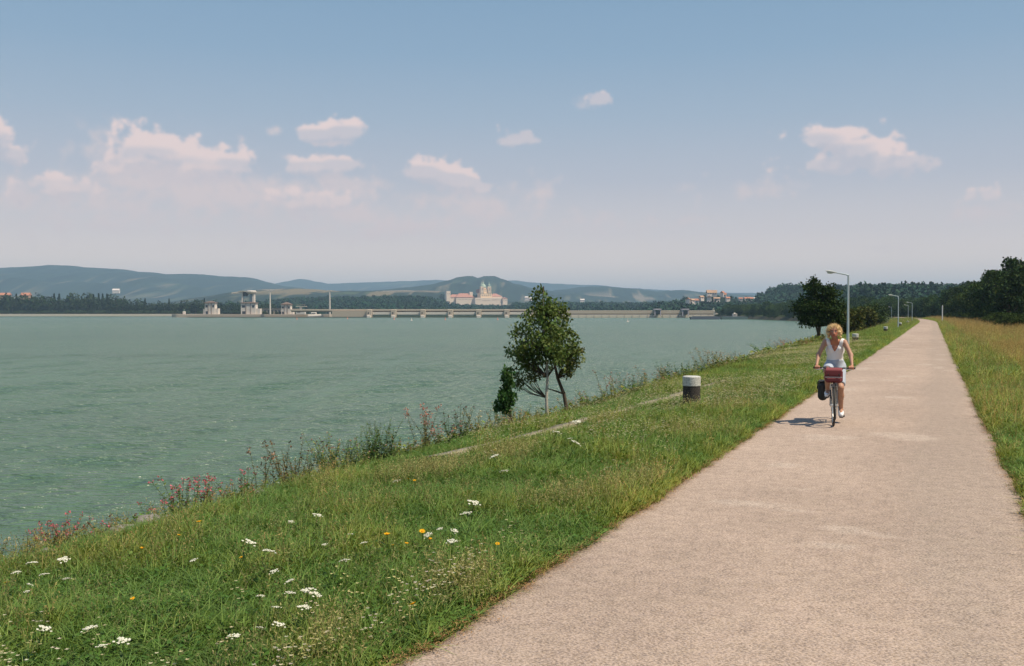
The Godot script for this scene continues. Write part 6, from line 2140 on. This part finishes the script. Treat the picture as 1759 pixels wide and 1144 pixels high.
	var top_cut := func(p: Vector3) -> float:
		var d := 1.03 - p.y + 0.012 * sin(p.x * 40.0)
		var front := p.z + 0.10 + (p.y - 1.38) * 0.55
		var veck := minf((p.y - 1.195) * 0.40 - absf(p.x), front * 1.0 + 0.03)
		d = maxf(d, veck)
		d = maxf(d, minf(p.y - 1.33, 0.068 - absf(p.x)))
		d = maxf(d, 0.118 - Vector3(absf(p.x) - 0.245, p.y - 1.345, (p.z + 0.07) * 0.8).length())
		return maxf(d, absf(p.x) - 0.172)
	field_mesh(g, grow.call(torso, 0.013), 0.010, 0.03, top_cut)
	for i in g.v.size():
		var p := g.v[i]
		g.v[i] = p + g.n[i] * ((nz.get_noise_3d(p.x * 350.0, p.y * 180.0, p.z * 350.0) * 0.006 + sin(p.y * 70.0 + absf(p.x) * 60.0 + nz.get_noise_3d(p.x * 150.0, p.y * 150.0, 9.0) * 6.0) * 0.0035))
	obj("sleeveless_top", g, M.white_cloth, o)
	g = Geo.new()
	var shorts := [[Vector3(0, 0.965, -0.26), Vector3(0.172, 0.115, 0.145)], [Vector3(0, 0.98, -0.25), Vector3(0, 1.10, -0.215), 0.148, 0.143], [hipL, kneeL, 0.102, 0.080], [hipR, kneeR, 0.102, 0.080]]
	var short_cut := func(p: Vector3) -> float:
		var d := p.y - 1.075
		var lim := (kneeL if p.x > 0 else kneeR)
		var hip := (hipL if p.x > 0 else hipR)
		var u := (lim - hip).normalized()
		return maxf(d, (p - hip).dot(u) - (lim - hip).length() * 0.86)
	field_mesh(g, shorts, 0.011, 0.03, short_cut)
	for i in g.v.size():
		var p := g.v[i]
		g.v[i] = p + g.n[i] * (nz.get_noise_3d(p.x * 260.0, p.y * 260.0, p.z * 260.0) * 0.009)
	obj("shorts", g, M.denim, o)
	# shoes with soles
	for s in [-1.0, 1.0]:
		var a: Vector3 = ankL if s > 0 else ankR
		var heel := a + Vector3(0, -0.045, -0.03)
		var toe := a + Vector3(s * 0.012, -0.075, 0.165)
		g = Geo.new()
		field_mesh(g, [[heel, heel.lerp(toe, 0.45) + Vector3(0, 0.012, 0), 0.040, 0.042], [heel.lerp(toe, 0.45) + Vector3(0, 0.01, 0), toe, 0.043, 0.032], [a + Vector3(0, 0.012, -0.004), heel, 0.044, 0.040]], 0.008, 0.02, func(p): return heel.lerp(toe, clampf((p.z - heel.z) / (toe.z - heel.z), 0, 1)).y - 0.030 - p.y)
		var sh := obj("shoe", g, M.shoe, o)
		g = Geo.new()
		field_mesh(g, [[heel + Vector3(0, -0.036, 0), toe + Vector3(0, -0.036, 0.004), 0.037, 0.034]], 0.007, 0.01, func(p): return absf(p.y - heel.lerp(toe, clampf((p.z - heel.z) / (toe.z - heel.z), 0, 1)).y + 0.036) - 0.010)
		obj("sole", g, M.sole, sh)
	# curly hair
	g = Geo.new()
	var r := RandomNumberGenerator.new()
	r.seed = 14
	var curls := [[head + Vector3(0, 0.045, -0.04), Vector3(0.098, 0.085, 0.088)]]
	for i in 120:
		var d := rnd3(r)
		if d.y < -0.75: continue
		var p := head + Vector3(d.x * 0.101, 0.020 + d.y * 0.092, -0.028 + d.z * 0.088)
		if p.z > head.z + 0.030 and absf(p.x - head.x) < 0.062 and p.y < head.y + 0.062: continue
		if p.y < head.y - 0.06 and p.z > head.z - 0.02 and absf(p.x - head.x) < 0.07: continue
		var rr := r.randf_range(0.012, 0.026)
		curls.append([p, Vector3(rr, rr * r.randf_range(0.7, 1.3), rr)])
	for i in 12:
		var s := -1.0 if i % 2 else 1.0
		curls.append([head + Vector3(s * r.randf_range(0.084, 0.110), r.randf_range(-0.085, 0.05), r.randf_range(-0.05, 0.035)), Vector3.ONE * r.randf_range(0.018, 0.028)])
	field_mesh(g, curls, 0.006, 0.008, null, func(p):
		var k := 0.75 + 0.6 * (nz.get_noise_3d(p.x * 900.0, p.y * 300.0, p.z * 900.0) + 0.3)
		return Color(0.70 * k, 0.50 * k, 0.25 * k))
	# loose strands
	for i in 1500:
		var d := rnd3(r)
		if d.y < -0.5 or (d.z > 0.5 and d.y < 0.35): continue
		var p := head + Vector3(d.x * 0.112, 0.022 + d.y * 0.104, -0.028 + d.z * 0.1)
		var k := r.randf_range(0.7, 1.2)
		g.col = Color(0.74 * k, 0.55 * k, 0.30 * k)
		var u := (d * 0.5 + rnd3(r)).normalized() * r.randf_range(0.018, 0.05)
		g.tube([p - u * 0.3, p + u * 0.4 + d * 0.012, p + u], [0.0016, 0.0016, 0.0008], 3, false)
	obj("hair", g, M.hair, o)

func _ready() -> void:
	nz.seed = 8
	nz.frequency = 0.02
	nz.fractal_octaves = 3
	environment()
	M.grass = leafy(mat(Color.WHITE, 0.6, true, 0.0, 0.35), 0.55)
	M.petal = leafy(mat(Color.WHITE, 0.7, true, 0.0, 0.3), 0.4)
	land()
	hills()
	woods()
	dam()
	abbey()
	villages()
	left_bank()
	near_trees()
	belt()
	lamps()
	bicycle()
	rider()
	shore()
	flowers()
	meadow()
